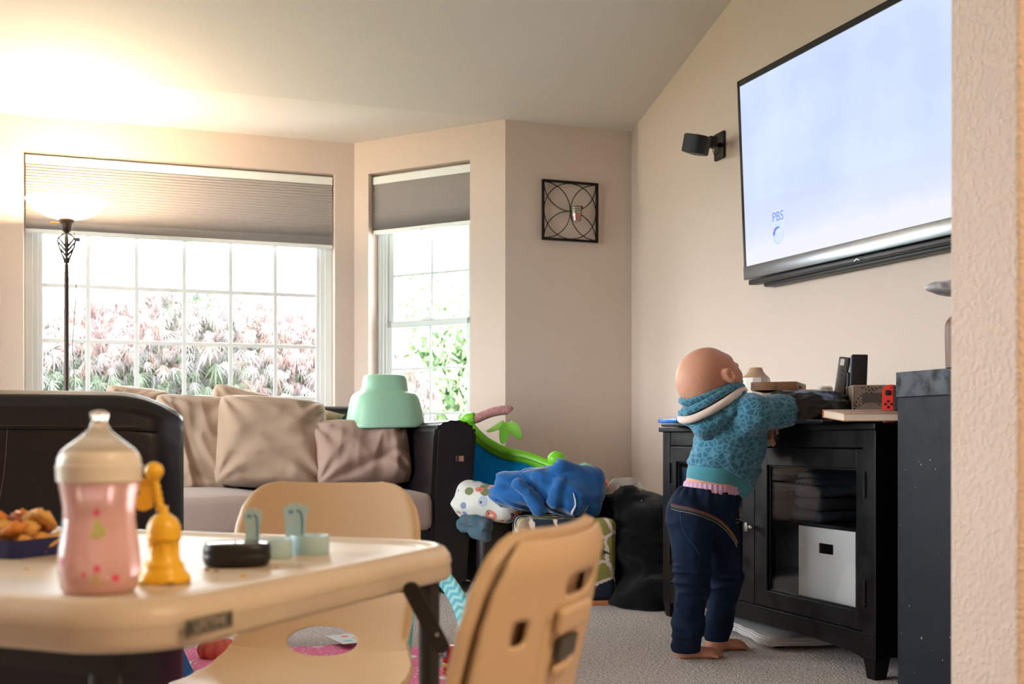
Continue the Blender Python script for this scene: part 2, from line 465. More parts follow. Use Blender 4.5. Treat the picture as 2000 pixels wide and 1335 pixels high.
# unseen glazed patio door, added in that opening for its daylight
dw = bpy.data.objects.new('added_door_1', None); C.objects.link(dw); dw.location = Mq @ Vector((-4.33, -2.1, .05)); dw.rotation_euler = (0, 0, YAW+PI/2); tag(dw, kind='structure')
for k_, (xa_, xb_) in enumerate(((-1.2, .03), (-.03, 1.2))):
    bm = BM(); yy = .02*k_
    for a, b_, c, d in ((xa_, xa_+.07, 0, 2.05), (xb_-.07, xb_, 0, 2.05), (xa_, xb_, 0, .09), (xa_, xb_, 1.97, 2.05)): box(bm, a, b_, yy-.015, yy+.015, c, d, .003)
    pn = obj('added_door_panel', bm, M_white, dw); bm = BM(); box(bm, xa_+.06, xb_-.06, yy-.002, yy+.002, .08, 1.98); obj('pane', bm, M_glass, pn)
# partition whose rounded end shows at the right edge of the photograph
pe = Vector((0.579, 1.51, 0)); rel = pe-Q0; pa, pb = rel.dot(U), rel.dot(V_)
bm = BM(); box(bm, pa, 0.73, pb-0.12, pb, -0.01, 3.6, bev=0.004, M=Mq); struct('wall_partition', bm, wall_mat('partition_paint', (220, 198, 182), 135, 0.75))
# baseboards
bm = BM(); box(bm, 0.0, 0.716, -0.014, 0.0, 0, 0.09, M=F_ret.M); struct('baseboard_far', bm, M_trim)
bm = BM(); box(bm, 0.0, 4.3, -0.014, 0.0, 0, 0.09, M=F_tv.M); struct('baseboard_right', bm, M_trim)

# ================================================================== windows (frame, sashes, muntins, panes), local frames of their walls
def window(name, Fr, x0, x1, z0, z1, fw, y0, cols, zrows, hung=None, paned=True):
    w = bpy.data.objects.new(name, None); C.objects.link(w); w.empty_display_size = .1
    w.location = Fr.w((x0+x1)/2, y0, z0); w.rotation_euler = (0, 0, Fr.ang); tag(w, kind='structure')
    hw = (x1-x0)/2; H = z1-z0
    bm = BM()                                           # outer frame with a stepped profile
    for (i, o, ya, yb) in ((0, fw*.45, 0, .07), (fw*.42, fw*.75, .012, .06), (fw*.72, fw, .022, .055)):
        box(bm, -hw+i, -hw+o, ya, yb, 0, H, .002); box(bm, hw-o, hw-i, ya, yb, 0, H, .002)
        box(bm, -hw+i, hw-i, ya, yb, i, o, .002); box(bm, -hw+i, hw-i, ya, yb, H-o, H-i, .002)
    obj('window_frame', bm, M_white, w)
    gx0, gx1, gz0, gz1 = -hw+fw, hw-fw, fw, H-fw
    yg = 0.038
    if hung is not None:
        zr = hung-z0
        for nm, za, zb, yy in (('lower_sash', gz0, zr+.018, 0.030), ('upper_sash', zr-.018, gz1, 0.046)):
            bm = BM(); s = .035
            box(bm, gx0, gx0+s, yy-.012, yy+.012, za, zb, .003); box(bm, gx1-s, gx1, yy-.012, yy+.012, za, zb, .003)
            box(bm, gx0, gx1, yy-.012, yy+.012, za, za+.036, .003); box(bm, gx0, gx1, yy-.012, yy+.012, zb-.036, zb, .003)
            so = obj(nm, bm, M_sash, w)
            bm = BM(); box(bm, gx0+s, gx1-s, yy-.001, yy+.001, za+.03, zb-.03); obj('pane', bm, M_glass, so)
            for c in cols:
                bm = BM(); box(bm, c-.007, c+.007, yy-.004, yy+.004, za+.03, zb-.03, .002); obj('muntin', bm, M_sash, so)
            for zz in zrows:
                if za < zz-z0 < zb:
                    bm = BM(); box(bm, gx0+s, gx1-s, yy-.0035, yy+.0035, zz-z0-.007, zz-z0+.007, .002); obj('muntin', bm, M_sash, so)
        bm = BM(); box(bm, -.04, .04, .004, .03, zr+.014, zr+.026, .003); box(bm, -.012, .03, -.004, .02, zr+.022, zr+.034, .004); obj('sash_lock', bm, M_white, w)
    else:
        xs = [gx0]+sorted(cols)+[gx1]; zs = [gz0]+sorted(z-z0 for z in zrows if gz0 < z-z0 < gz1)+[gz1]
        for c in cols: bm = BM(); box(bm, c-.011, c+.011, yg-.006, yg+.006, gz0, gz1, .003); obj('muntin', bm, M_white, w)
        for zz in zrows:
            if gz0 < zz-z0 < gz1: bm = BM(); box(bm, gx0, gx1, yg-.0055, yg+.0055, zz-z0-.011, zz-z0+.011, .003); obj('muntin', bm, M_white, w)
        for a, b in zip(xs, xs[1:]):
            for c, d in zip(zs, zs[1:]): bm = BM(); box(bm, a, b, yg-.001, yg+.001, c, d); obj('pane', bm, M_glass, w)
    bm = BM(); box(bm, -hw-.0, hw, -.085, .0, -.022, .0, .004); obj('window_sill', bm, M_white, w)
    return w
WY = 0.085
xm = (mx0+mx1)/2
gcols = [F_main.hit(px, 700, WY+.04)[0]-xm for px in (172, 266.7, 359.8, 450.2, 537.6)]
zr0 = F_main.hit(450, 776, WY+.04)[1]; zr1 = F_main.hit(450, 673.5, WY+.04)[1]; dz = zr1-zr0
zrows = [zr0+dz*i for i in range(-1, 6)]
window('window_1', F_main, mx0+.001, mx1-.001, mz0, mz1, 0.085, WY, gcols, zrows)
xa = (ax0+ax1)/2
zmeet = F_ang.hit(850, 628, WY)[1]; zl = F_ang.hit(880, 716, WY)[1]; zu = F_ang.hit(880, 527, WY)[1]
window('window_2', F_ang, ax0+.001, ax1-.001, az0, az1, 0.05, WY, [F_ang.hit(841, 700, WY+.03)[0]-xa], [zl, zu, zl-(zmeet-zl)], hung=zmeet)
window('window_3', F_angl, .161, .799, az0, az1, 0.05, WY, [0], [zl, zu], hung=zmeet)

# ---- cellular blinds
def blind(name, label, Fr, x0, x1, ztop, zbot, y, tab):
    t = thing(name, label, 'blind', Fr.w((x0+x1)/2, y, ztop), Fr.ang, 'cellular blinds pulled half way down')
    hw = (x1-x0)/2-.006; H = ztop-zbot
    bm = BM(); box(bm, -hw, hw, -.02, .025, -.045, -.001, .004); obj('head_rail', bm, M_white, t)
    n = 23; zs = [-.045]; step = H*.70/19
    V = []
    for i in range(n):                                 # open pleats, the last ones stacked close together
        s = step if i < 15 else step*(1-.65*(i-14)/8)
        zs.append(zs[-1]-s)
    prof = []
    for i in range(n): prof += [(-.001, zs[i]), (-.021, (zs[i]+zs[i+1])/2)]
    prof.append((-.006, zs[-1]))
    m = 26; z = zs[-1]; rem = (-H+.018-z)/m
    for i in range(m): prof += [(-.0075, z+rem*(i+.35)), (-.011, z+rem*(i+.75))]
    prof.append((-.008, -H+.018))
    F = []
    for (yy, zz) in prof: V += [(-hw+.003, yy, zz), (hw-.003, yy, zz)]
    for i in range(len(prof)-1): F.append((2*i, 2*i+1, 2*i+3, 2*i+2))
    k = len(V)
    for (yy, zz) in prof: V += [(-hw+.003, -yy*.8+.006, zz), (hw-.003, -yy*.8+.006, zz)]
    for i in range(len(prof)-1): F.append((k+2*i, k+2*i+2, k+2*i+3, k+2*i+1))
    raw('pleated_fabric', V, F, M_shade, t, smooth=False)
    bm = BM(); box(bm, -hw, hw, -.016, .018, -H, -H+.02, .003); obj('bottom_rail', bm, M_white, t)
    bm = BM(); box(bm, tab-.012, tab+.012, -.022, -.012, -H-.008, -H+.008, .003); obj('pull_tab', bm, M_white, t)
    return t
zb = F_main.hit(648, 486, .045)[1]
blind('cellular_blind', 'wide pale cellular blind over the main window', F_main, mx0, mx1, mz1-.012, zb, .05, F_main.hit(362, 470)[0]-xm)
zb2 = F_ang.hit(905, 439, .045)[1]
blind('cellular_blind', 'narrow pale cellular blind over the angled bay window', F_ang, ax0+.0, ax1, az1-.012, zb2, .05, 0.0)
for (x0, x1, z0, z1, Fr) in ((mx0, mx1, mz0, zb, F_main), (ax0, ax1, az0, zb2, F_ang)):
    area('daylight_portal', Fr.w((x0+x1)/2, TH+.03, (z0+z1)/2), (PI/2, 0, Fr.ang+PI), x1-x0, z1-z0, 1, (1, 1, 1), True).rotation_euler = (R(-90), 0, Fr.ang)
area('daylight_portal', Mq @ Vector((-4.42, -2.1, 1.075)), (0, R(-90), YAW), 2.05, 2.4, 1, (1, 1, 1), True)

# ---- kitchen ceiling light behind the camera: a warm flush dome and a real area emitter
def dome(a, b, label, en):
    z = vault(b)-.02; t = thing('ceiling_light', label, 'ceiling light', RM(a, b, z), YAW)
    bm = BM(); lathe(bm, [(.17, 0), (.17, -.02), (.16, -.03)], 40); obj('mount_ring', bm, M_white, t)
    bm = BM(); lathe(bm, [(.155, -.025), (.14, -.06), (.09, -.09), (.01, -.1)], 40); sobj('glass_dome', bm, mat('dome_glass', (255, 220, 170), .4, emit=((255, 190, 110), 4)), t)
    l = bpy.data.lights.new('kitchen_lamp', 'AREA'); l.shape = 'DISK'; l.size = .3; l.energy = en; l.color = (1.0, .77, .50)
    o = bpy.data.objects.new('kitchen_lamp', l); C.objects.link(o); o.location = RM(a, b, z-.13); return t
dome(-0.35, -6.3, 'warm round ceiling light in the kitchen behind the camera', 70)

# ================================================================== outdoors
M_leafA = [mat('leaf_'+n, c, .45, spec=.4) for n, c in (('rose', (136, 112, 112)), ('green', (84, 96, 76)), ('grey', (116, 114, 114)), ('rust', (132, 108, 98)), ('pale', (150, 143, 142)))]
for _m in M_leafA: pass
M_bark = mat('bark', (70, 58, 50), .9, bump=(60, .6, .01))
M_lawn = mat('lawn', (70, 92, 60), .9, var=(3, .3))
bm = BM(); box(bm, -30, 30, 1.1, 40, -.32, -.22, M=Mq); obj('ground', bm, M_lawn, kind='structure')
bm = BM(); box(bm, -30, -4.5, -15, 1.1, -.32, -.22, M=Mq); obj('ground', bm, M_lawn, kind='structure')
def leaf_mesh(name, s, m):
    """a drooping palmate leaf of seven narrow lobes"""
    V = []; F = []
    for i in range(7):
        a = R(-105+35*i); L = s*(1-.09*abs(i-3)**1.3); w = L*.040
        d = Vector((math.sin(a), -math.cos(a)*0+0, 0)); d = Vector((math.sin(a)*.75, random.uniform(-.15, .15), -math.cos(a)*.6-.55)).normalized(); sd = Vector((math.cos(a), .3, math.sin(a))).normalized()*w
        k = len(V); q = Vector((0, -.012*s*20*.1, 0))
        V += [Vector((0, 0, 0)), d*L*.35+sd, d*L*.35-sd, d*L*.7+sd*.8-Z*L*.06, d*L*.7-sd*.8-Z*L*.06, d*L-Z*L*.16]
        F += [(k, k+1, k+2), (k+1, k+3, k+4, k+2), (k+3, k+5, k+4)]
    me = bpy.data.meshes.new(name); me.from_pydata([tuple(v) for v in V], [], F); me.materials.append(m); return me, V, F
tree = thing('laceleaf_maple', 'drooping laceleaf maple with pink and green leaves outside the wide window', 'tree', RM(-1.35, 3.1, -.22), YAW)
bm = BM()
for k in range(7):
    a = k*.9; tube(bm, smooth_path([(0, 0, 0), (.1*math.cos(a), .1*math.sin(a), .6), (.6*math.cos(a), .5*math.sin(a), 1.2), (1.1*math.cos(a), .8*math.sin(a), 1.35)], 5), .035, 6)
obj('trunk', bm, M_bark, tree)
LM = [leaf_mesh('leaf', .105+.018*(i % 3), M_leafA[i % 5]) for i in range(15)]
def dome_pt(rng, front=True):
    """points on the mounded crown, in the tree's local axes (y away from the house)"""
    while True:
        x = rng.uniform(-1.75, 1.75); ph = rng.uniform(-.15, 1.0)
        y = -1.25*math.cos(ph*PI/2)*math.sqrt(max(0, 1-(x/1.95)**2)); z = .55+1.40*math.sin(max(ph, -.1)*PI/2)*math.sqrt(max(.05, 1-(x/2.1)**2))
        return x, y+rng.uniform(-.05, .05), z+rng.uniform(-.05, .05), ph
rng = random.Random(3)
for i in range(300):
    x, y, z, ph = dome_pt(rng); 
    patch = vnoise(np.array([[x*1.5, z*1.8, 0.0]]), 9)[0]
    c = (rng.choice([0, 0, 4, 3]) if patch > .3 else (rng.choice([1, 1, 2]) if patch < -.3 else rng.choice([2, 4, 4, 0, 1, 3, 2])))
    o = bpy.data.objects.new('leaf', LM[c+5*rng.randrange(3)][0]); C.objects.link(o); o.parent = tree
    o.location = (x, y-.07, z); o.rotation_euler = (rng.uniform(-.5, .3), rng.uniform(-.4, .4)+.25*x, rng.uniform(-1.2, 1.2)); s = rng.uniform(.75, 1.15); o.scale = (s, s, s)
V = []; F = []; MI = []
for i in range(9500):
    x, y, z, ph = dome_pt(rng); dpt = rng.random()**2*.35; x *= 1-dpt*.2; y += dpt; z -= dpt*.3*max(ph, 0)
    patch = vnoise(np.array([[x*1.5, z*1.8, 0.0]]), 9)[0]
    c = (rng.choice([0, 0, 4, 3]) if patch > .3 else (rng.choice([1, 1, 2]) if patch < -.3 else rng.choice([2, 4, 4, 0, 1, 3, 2])))
    me, LV, LF = LM[c+5*rng.randrange(3)]; s = rng.uniform(.55, .95)
    M = Matrix.Translation((x, y, z)) @ Euler((rng.uniform(-.6, .4), rng.uniform(-.5, .5)+.25*x, rng.uniform(-1.5, 1.5))).to_matrix().to_4x4()
    k = len(V); V += [M @ (v*s) for v in LV]; F += [tuple(a+k for a in f) for f in LF]; MI += [c]*len(LF)
fo = raw('foliage', V, F, M_leafA, tree, smooth=False, kind='stuff')
fo.data.polygons.foreach_set('material_index', MI)
# inner shell closes the crown, coloured dark for the shade among the leaves
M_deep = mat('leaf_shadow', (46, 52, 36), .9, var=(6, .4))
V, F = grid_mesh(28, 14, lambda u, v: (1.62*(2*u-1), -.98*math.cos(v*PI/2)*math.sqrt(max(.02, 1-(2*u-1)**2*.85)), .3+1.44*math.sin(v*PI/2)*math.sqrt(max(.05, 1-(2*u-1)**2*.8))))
o = raw('inner_shade', V, F, M_deep, tree)
# shrubs seen through the angled window
M_gr = [mat('shrub_'+n, c, .5) for n, c in (('light', (140, 160, 122)), ('mid', (100, 124, 88)), ('yellow', (150, 168, 124)))]
def shrub(label, loc, rx, ry, rz_, n, seed):
    rg = random.Random(seed); t = thing('garden_shrub', label, 'shrub', loc, 0, 'shrubs outside the angled window')
    bm = BM(); tube(bm, [(0, 0, 0), (.03, 0, rz_*.5), (0, .02, rz_)], [.05, .04, .02], 7); obj('stem', bm, M_bark, t)
    V = []; F = []; MI = []
    for i in range(n):
        d = Vector((rg.gauss(0, 1), rg.gauss(0, 1), rg.gauss(0, 1))).normalized()*rg.uniform(.7, 1.02)
        p = Vector((d.x*rx, d.y*ry, rz_+d.z*rz_)); s = rg.uniform(.05, .1)
        e = Euler((rg.uniform(0, 6), rg.uniform(0, 6), rg.uniform(0, 6))).to_matrix(); k = len(V)
        for q in ((-1, 0, 0), (0, -.45, .08), (1, 0, 0), (0, .45, .08)): V.append(p+e @ (Vector(q)*s))
        F += [(k, k+1, k+2, k+3)]; MI.append(rg.randrange(3))
    f = raw('foliage', V, F, M_gr, t, smooth=False, kind='stuff'); f.data.polygons.foreach_set('material_index', MI)
for i, (px, d, rx, rz_) in enumerate(((752, 10.6, .55, .85), (905, 12.2, .75, 1.1), (800, 15.6, 1.4, 1.6), (985, 19.5, 1.5, 1.5))):
    p = Pt(px, HY, d); shrub(('round light green shrub low under the angled window view', 'broad green shrub seen at the right edge of the angled window', 'tall pale green shrub farthest back in the garden', 'small green shrub hidden partly by the bay wall')[i], (p.x, p.y, -.22), rx, rx, rz_, 5000, 20+i)
# ================================================================== sofa, leather seat, lamp, wall things
def leather(name, col, rough=.42):
    m = mat(name, col, rough, spec=.5); k = KS[name]; v = k.coord()
    a = k.vor(v, 260); b = k.noise(v, 9, 4, .6)
    h = k.math('ADD', k.math('MULTIPLY', a.outputs[0], .5), k.math('MULTIPLY', b.outputs[0], 1.2)); k.bump(h, .35, .002)
    k.l.new(k.mix(b.outputs[0], lin(col), tuple(x*.7 for x in lin(col))), k.bsdf.inputs['Base Color']); return m
M_leather = leather('dark_brown_leather', (27, 20, 24), .36)
M_stitch = mat('stitching', (92, 74, 72), .8)
def linen(name, col, sc=1.0):
    m = mat(name, col, .9, spec=.15, sheen=.25); k = KS[name]; v = k.coord()
    w1 = k.noise(k.coord((900, 60, 900)), 1, 2, .5); n = k.noise(v, 14, 5, .65)
    k.bump(k.math('ADD', k.math('MULTIPLY', n.outputs[0], 2.0), k.math('MULTIPLY', w1.outputs[0], .3)), .5*sc, .004)
    k.l.new(k.mix(n.outputs[0], tuple(x*1.06 for x in lin(col)), tuple(x*.88 for x in lin(col))), k.bsdf.inputs['Base Color']); return m
M_linen = linen('beige_linen', (182, 156, 134)); M_linen2 = linen('rosy_linen', (176, 148, 134)); M_seat = linen('seat_linen', (176, 154, 144))

# ---- the sofa: local x to the right along the wall, y away, origin at the front right floor corner of its right arm
so = thing('sofa', 'dark leather framed sofa with pale seat cushions under the windows', 'sofa', Pt(926, 856, 4.80)-Z*EYE, YAW)
SOFA = so
aw = .185                                                # arm: slanting outwards to the top, rounded
def arm(x0, flip=1):
    bm = BM(); P = []
    for i in range(9): a = R(180-22.5*i); P.append((-aw/2+.015+(aw/2)*math.cos(a)*1.0, .675+.055*math.sin(a)))
    out = [(-aw-.0, .03), (-aw+.0, .40)]+[(x, z) for x, z in P]+[(.015-.02, .40), (-.03, .03)]
    out = [(x0+flip*x, z) for x, z in out]
    prism(bm, out, 0, .90, M=Matrix(((1, 0, 0, 0), (0, 0, 1, 0), (0, 1, 0, 0), (0, 0, 0, 1))), bev=.018)
    return bm
sobj('arm', arm(0), M_leather, so)
sobj('arm', arm(-2.30, -1), M_leather, so)
bm = BM(); box(bm, -2.12, -.16, .04, .86, .06, .28, .02); box(bm, -2.12, -.16, .02, .06, .05, .27, .01); sobj('base', bm, M_leather, so)
bm = BM(); box(bm, -2.13, -.15, .66, .90, .25, .80, .05, 4); sobj('back', bm, M_leather, so)
def cushion_box(x0, x1, y0, y1, z0, z1, seed, puff=.03):
    V, F = [], []
    def fn(u, v): pass
    bm = BM(); box(bm, x0, x1, y0, y1, z0, z1, .035, 4)
    bmesh.ops.subdivide_edges(bm, edges=list(bm.edges), cuts=3, use_grid_fill=True)
    cx, cy, cz = (x0+x1)/2, (y0+y1)/2, (z0+z1)/2
    for v in bm.verts:
        ex = 1-((v.co.x-cx)/(x1-x0)*2)**2; ey = 1-((v.co.y-cy)/(y1-y0)*2)**2; s = 1 if v.co.z > cz else -.3
        n = vnoise(np.array([[v.co.x*6+seed, v.co.y*6, v.co.z*8]]), seed)[0]
        v.co.z += s*puff*max(ex, 0)**.6*max(ey, 0)**.6+.006*n; v.co.y += .012*max(ex, 0)*(-1 if v.co.y < cy else 1)*.6+.004*n
    return bm
for i, (a, b) in enumerate(((-.80, -.172), (-1.45, -.81), (-2.12, -1.46))):
    c = obj('seat_cushion', cushion_box(a, b, .0, .70, .265, .415, 3+i), M_seat, so, smooth=True)
for x, y in ((-.10, .06), (-.10, .80), (-2.2, .06), (-2.2, .80)):
    bm = BM(); box(bm, x-.03, x+.03, y-.03, y+.03, 0, .06, .005); obj('leg', bm, M_leather, so)
# little worn sticker on the arm's front
bm = BM(); box(bm, -.085, -.052, -.024, -.018, .555, .578, .001); obj('sticker', bm, mat('sticker_orange', (176, 124, 96), .5), so, label='small worn brown sticker')
bm = BM(); box(bm, -.085, -.073, -.0245, -.0185, .555, .578, .001); obj('sticker', bm, mat('sticker_dark', (60, 50, 60), .5), so)

def cushion(name, label, px0, px1, py0, py1, d, m, seed, lean=-.25, yaw=0, roll=0, th=.17, wr=.014, hs=1.0, group='loose cushions along the sofa back'):
    w = (px1-px0)/FPX*d; h = (py1-py0)/FPX*d/math.cos(lean)*hs
    V, F = pillow(w, h, th, seed, wr)
    c = Pt((px0+px1)/2, (py0+py1)/2, d)
    o = raw(name, V, F, m); o.location = c; o.rotation_euler = (lean, roll, YAW+yaw); tag(o, label, 'cushion', group); return o
cushion('back_cushion', 'beige cushion nearest the leather chair, leaning on the sofa back', 300, 472, 766, 970, 4.98, M_linen, 1, -.22, .10, .05, .20, .022)
cushion('back_cushion', 'large crumpled beige cushion in the middle of the sofa', 420, 640, 772, 955, 5.00, M_linen, 2, -.28, -.05, .07, .21, .026)
cushion('back_cushion', 'rosy beige cushion under the upturned green basin', 607, 806, 816, 948, 5.05, M_linen2, 3, -.30, .0, -.03, .19, .02)
cushion('back_cushion', 'cushion pushed up behind the middle one, only its pale corner showing', 400, 560, 758, 900, 5.33, M_linen, 4, -.15, 0, .22, .14)
cushion('back_cushion', 'cushion behind the beige one beside the leather chair, pale top showing', 200, 330, 752, 900, 5.20, M_linen, 5, -.15, 0, .1, .14)
cushion('back_cushion', 'cushion squeezed between the middle cushion and the green basin', 585, 695, 797, 880, 5.30, M_linen, 6, -.1, 0, .1, .12)

# ---- mint basin turned upside down on the cushions
b = thing('plastic_basin', 'mint green plastic toddler basin upside down on the sofa cushions', 'basin', Pt(752, 833, 5.16), YAW, rot=(R(2), R(-1), YAW))
kx = 5.16/FPX
def rr_ring(hw, hd, z, n=40, e=3.2):
    out = []
    for i in range(n):
        a = 2*PI*i/n; c, s = math.cos(a), math.sin(a); r = (abs(c/hw)**e+abs(s/hd)**e)**(-1/e); out.append((r*c, r*s, z))
    return out
rings = []
for z, w, d in ((0, 75.5, 66), (4, 75.5, 66), (8, 74, 65), (30, 70, 61), (48, 66, 58), (58, 63, 55), (64, 59, 51), (67, 53, 45), (70, 47, 39), (76, 43.5, 35), (88, 42, 34), (94, 41, 33), (99, 38.5, 31), (101.5, 34, 27), (102.5, 20, 16), (102.8, 2, 2)):
    rings.append(rr_ring(w*kx, d*kx, z*kx))
V = [p for r in rings for p in r]; n = 40; F = [(j*n+i, j*n+(i+1) % n, (j+1)*n+(i+1) % n, (j+1)*n+i) for j in range(len(rings)-1) for i in range(n)]
M_mint = mat('mint_plastic', (158, 206, 176), .38, spec=.5)
o = raw('shell', V, F, M_mint, b); solidify(o, .004, -1)
bm = BM(); lathe(bm, [(.004, 0), (.008, .001), (.008, .003), (.004, .004)], 14, M=Matrix.Translation((-70*kx, -6*kx, 42*kx)) @ Matrix.Rotation(R(-90), 4, 'Y')); obj('button', bm, M_mint, b)

# ---- dark leather loveseat close by on the left
LQ = Pt(352, 856, 2.72)-Z*EYE
lv = thing('leather_loveseat', 'dark brown leather seat with stitched seams at the left, seen from behind', 'armchair', LQ, YAW)
def lv_ring(x):                                         # section of the rounded back across y: returns (y,z)
    pass
# the rounded back panel: outline in xz with a big upper right radius, rolled top
def back_fn(u, v):
    x = -1.5+1.5*u
    zt = .765 if x < -.16 else .765-.050*((x+.16)/.16)**2.2
    s = v                                               # 0 bottom front, up, over the roll, down the far side
    L = [(0, .05, 0), (.0, .30, 0), (-.004, .50, 0), (-.006, .62, 0), (-.002, .675, 1), (.018, .72, 1), (.055, .752, 1), (.11, .765, 1), (.17, .752, 1), (.21, .70, 1), (.23, .60, 0), (.235, .30, 0), (.235, .05, 0)]
    t = s*(len(L)-1); i = min(int(t), len(L)-2); f = t-i
    y = L[i][0]*(1-f)+L[i+1][0]*f; z = L[i][1]*(1-f)+L[i+1][1]*f
    z = z*(zt/.765) if z > .3 else z
    ex = max(0, (x+.05)/.05)                            # round the vertical right edge
    y = y*(1-ex*.55)+.10*ex*.55 if ex > 0 else y
    n = vnoise(np.array([[x*5, y*5, z*5]]), 4)[0]*.004
    return (x+(.0 if z < .6 else -.0)-.03*(1-min(1, z/.25))*0, y+n, z)
V, F = grid_mesh(60, 48, back_fn)
k = len(V); n1 = 61
for j in range(49): V.append((V[j*n1+60][0]+.012, .115+(V[j*n1+60][1]-.115)*.55, V[j*n1+60][2]*.985)); V.append((V[j*n1+60][0]+.014, .115, V[j*n1+60][2]*.9))
for j in range(48):
    F.append((j*n1+60, k+2*j, k+2*j+2, (j+1)*n1+60)); F.append((k+2*j, k+2*j+1, k+2*j+3, k+2*j+2))
o = raw('backrest', V, F, M_leather, lv)
bm = BM(); box(bm, -1.5, -.10, .10, .95, .04, .44, .06, 4); sobj('seat_base', bm, M_leather, lv)
bm = BM(); box(bm, -.28, -.09, .12, .95, .30, .58, .08, 5); sobj('arm', bm, M_leather, lv)
bm = BM(); box(bm, -1.45, -.22, .24, .93, .40, .50, .04, 4); sobj('seat_cushion', bm, M_leather, lv)
bm = BM()
zs = .675
tube(bm, [(-1.5+.05*i, -.0075+vnoise(np.array([[(-1.5+.05*i)*5, 0, zs*5]]), 4)[0]*.004, zs-(.0 if i < 26 else .010*((i-26)/4)**2)) for i in range(30)], .0035, 6); obj('welt', bm, M_leather, lv)
def stitches(name, pts, n):
    bm = BM(); P = smooth_path(pts, 12); L = len(P)
    for i in range(n):
        a = P[int(i*(L-1)/n)]; b2 = P[min(L-1, int((i+.55)*(L-1)/n)+1)]; tube(bm, [a, b2], .0011, 5)
    return obj(name, bm, M_stitch, lv)
stitches('stitching', [(-1.45, -.0085, .683), (-.8, -.0085, .683), (-.1, -.0085, .677)], 90)
for dx in (0, .028): stitches('stitching', [(-.405+dx, -.0095, .67), (-.415+dx, -.0085, .55), (-.445+dx, -.006, .40), (-.46+dx, -.004, .3)], 42)
for x in (-1.4, -.16):
    for y in (.16, .88): bm = BM(); box(bm, x-.03, x+.03, y-.03, y+.03, 0, .05, .006); obj('leg', bm, M_leather, lv)

# ---- floor lamp with an ornamental cast holder and frosted bowl shade
LD = 5.45
lp = Pt(130, 856, LD)-Z*EYE
fl = thing('floor_lamp', 'dark bronze torch floor lamp glowing in front of the window', 'lamp', lp, 0)
def zy(py): return EYE+(HY-py)/FPX*LD
q = LD/FPX
M_br = mat('dark_bronze', (58, 46, 40), .45, .6)
bm = BM(); lathe(bm, [(.15, 0), (.15, .012), (.13, .022), (.05, .035), (.02, .06), (.012, .08)], 40); sobj('base', bm, M_br, fl)
bm = BM(); prof = [(4.6*q, .05), (4.6*q, zy(560)), (4.2*q, zy(556)), (4.8*q, zy(545)), (4.2*q, zy(538)), (4.6*q, zy(532)), (3.8*q, zy(528)), (3.8*q, zy(515))]
lathe(bm, prof, 16); sobj('pole', bm, M_br, fl)
# pierced leaf holder: two curved side ribs, a midrib and slanting veins on two crossed plates
bm = BM()
zt, zbm = zy(462), zy(512)
for rot in (0, 90):
    Mr = Matrix.Rotation(R(rot+12), 4, 'Z')
    side = [(3.2, zy(514)), (6, zy(503)), (11, zy(490)), (15.5, zy(475)), (16, zy(467)), (11, zy(461)), (4, zy(456))]
    for s in (1, -1):
        tube(bm, [Mr @ Vector((s*x*q, 0, z)) for x, z in smooth_path([(a, b, 0) for a, b in side], 4) for z in [z]] if False else [Mr @ Vector((s*p[0]*q, 0, p[1])) for p in smooth_path([(a, b, 0) for a, b in side], 4)], .004, 6)
        for za, zb_, xb in ((508, 497, 8), (497, 484, 13), (488, 473, 15), (480, 465, 14)):
            tube(bm, smooth_path([Mr @ Vector((0, 0, zy(za+4))), Mr @ Vector((s*xb*.5*q, 0, zy((za+zb_)/2+2))), Mr @ Vector((s*xb*q, 0, zy(zb_)))], 3), [.006, .0055, .005, .005, .0045, .004, .0035], 6)
tube(bm, [(0, 0, zy(516)), (0, 0, zy(454))], .006, 8)
sobj('leaf_holder', bm, M_br, fl)
bm = BM(); lathe(bm, [(4*q, zy(455)), (5*q, zy(453)), (9*q, zy(449)), (10.5*q, zy(445)), (11*q, zy(440)), (12.5*q, zy(434)), (14.5*q, zy(432)), (14.5*q, zy(429)), (13*q, zy(428))], 28); sobj('socket_cup', bm, M_br, fl)
bm = BM(); tube(bm, [(-11*q, 0, zy(435.5)), (-25*q, 0, zy(435))], .003, 6); lathe(bm, [(.005, -.01), (.005, .012)], 8, M=Matrix.Translation((-27*q, 0, zy(435))) @ Matrix.Rotation(R(90), 4, 'Y')); obj('switch_key', bm, mat('brass', (190, 140, 70), .35, .8), fl)
bm = BM(); box(bm, 17*q, 26*q, -.01, .012, zy(471), zy(464), .003); obj('side_knob', bm, M_br, fl)
M_bowl = fabric_light('frosted_bowl', (255, 248, 238), .8)
bm = BM(); lathe(bm, [(.03, zy(428)), (.05, zy(427)), (.10, zy(421)), (.15, zy(409)), (.185, zy(392))], 48, cap=False); sobj('bowl_shade', bm, M_bowl, fl)
bm = BM(); lathe(bm, [(.012, zy(428)), (.014, zy(420)), (.028, zy(408)), (.032, zy(400)), (.026, zy(391)), (.012, zy(386)), (.001, zy(385))], 20); sobj('bulb', bm, mat('bulb_glow', (255, 220, 170), .4, emit=((255, 214, 150), 60)), fl)
bm = BM(); tube(bm, smooth_path([(15*q, .0, zy(455)), (17*q, .01, zy(560)), (12*q, .015, zy(630)), (10*q, .01, zy(680)), (13*q, .01, zy(750)), (10*q, .01, .03)], 8), .0016, 5); obj('power_cord', bm, M_br, fl)
l = bpy.data.lights.new('torch_bulb', 'POINT'); l.energy = 340; l.color = (1.0, .78, .52); l.shadow_soft_size = .035
o = bpy.data.objects.new('torch_bulb', l); C.objects.link(o); o.location = lp+Z*zy(398)

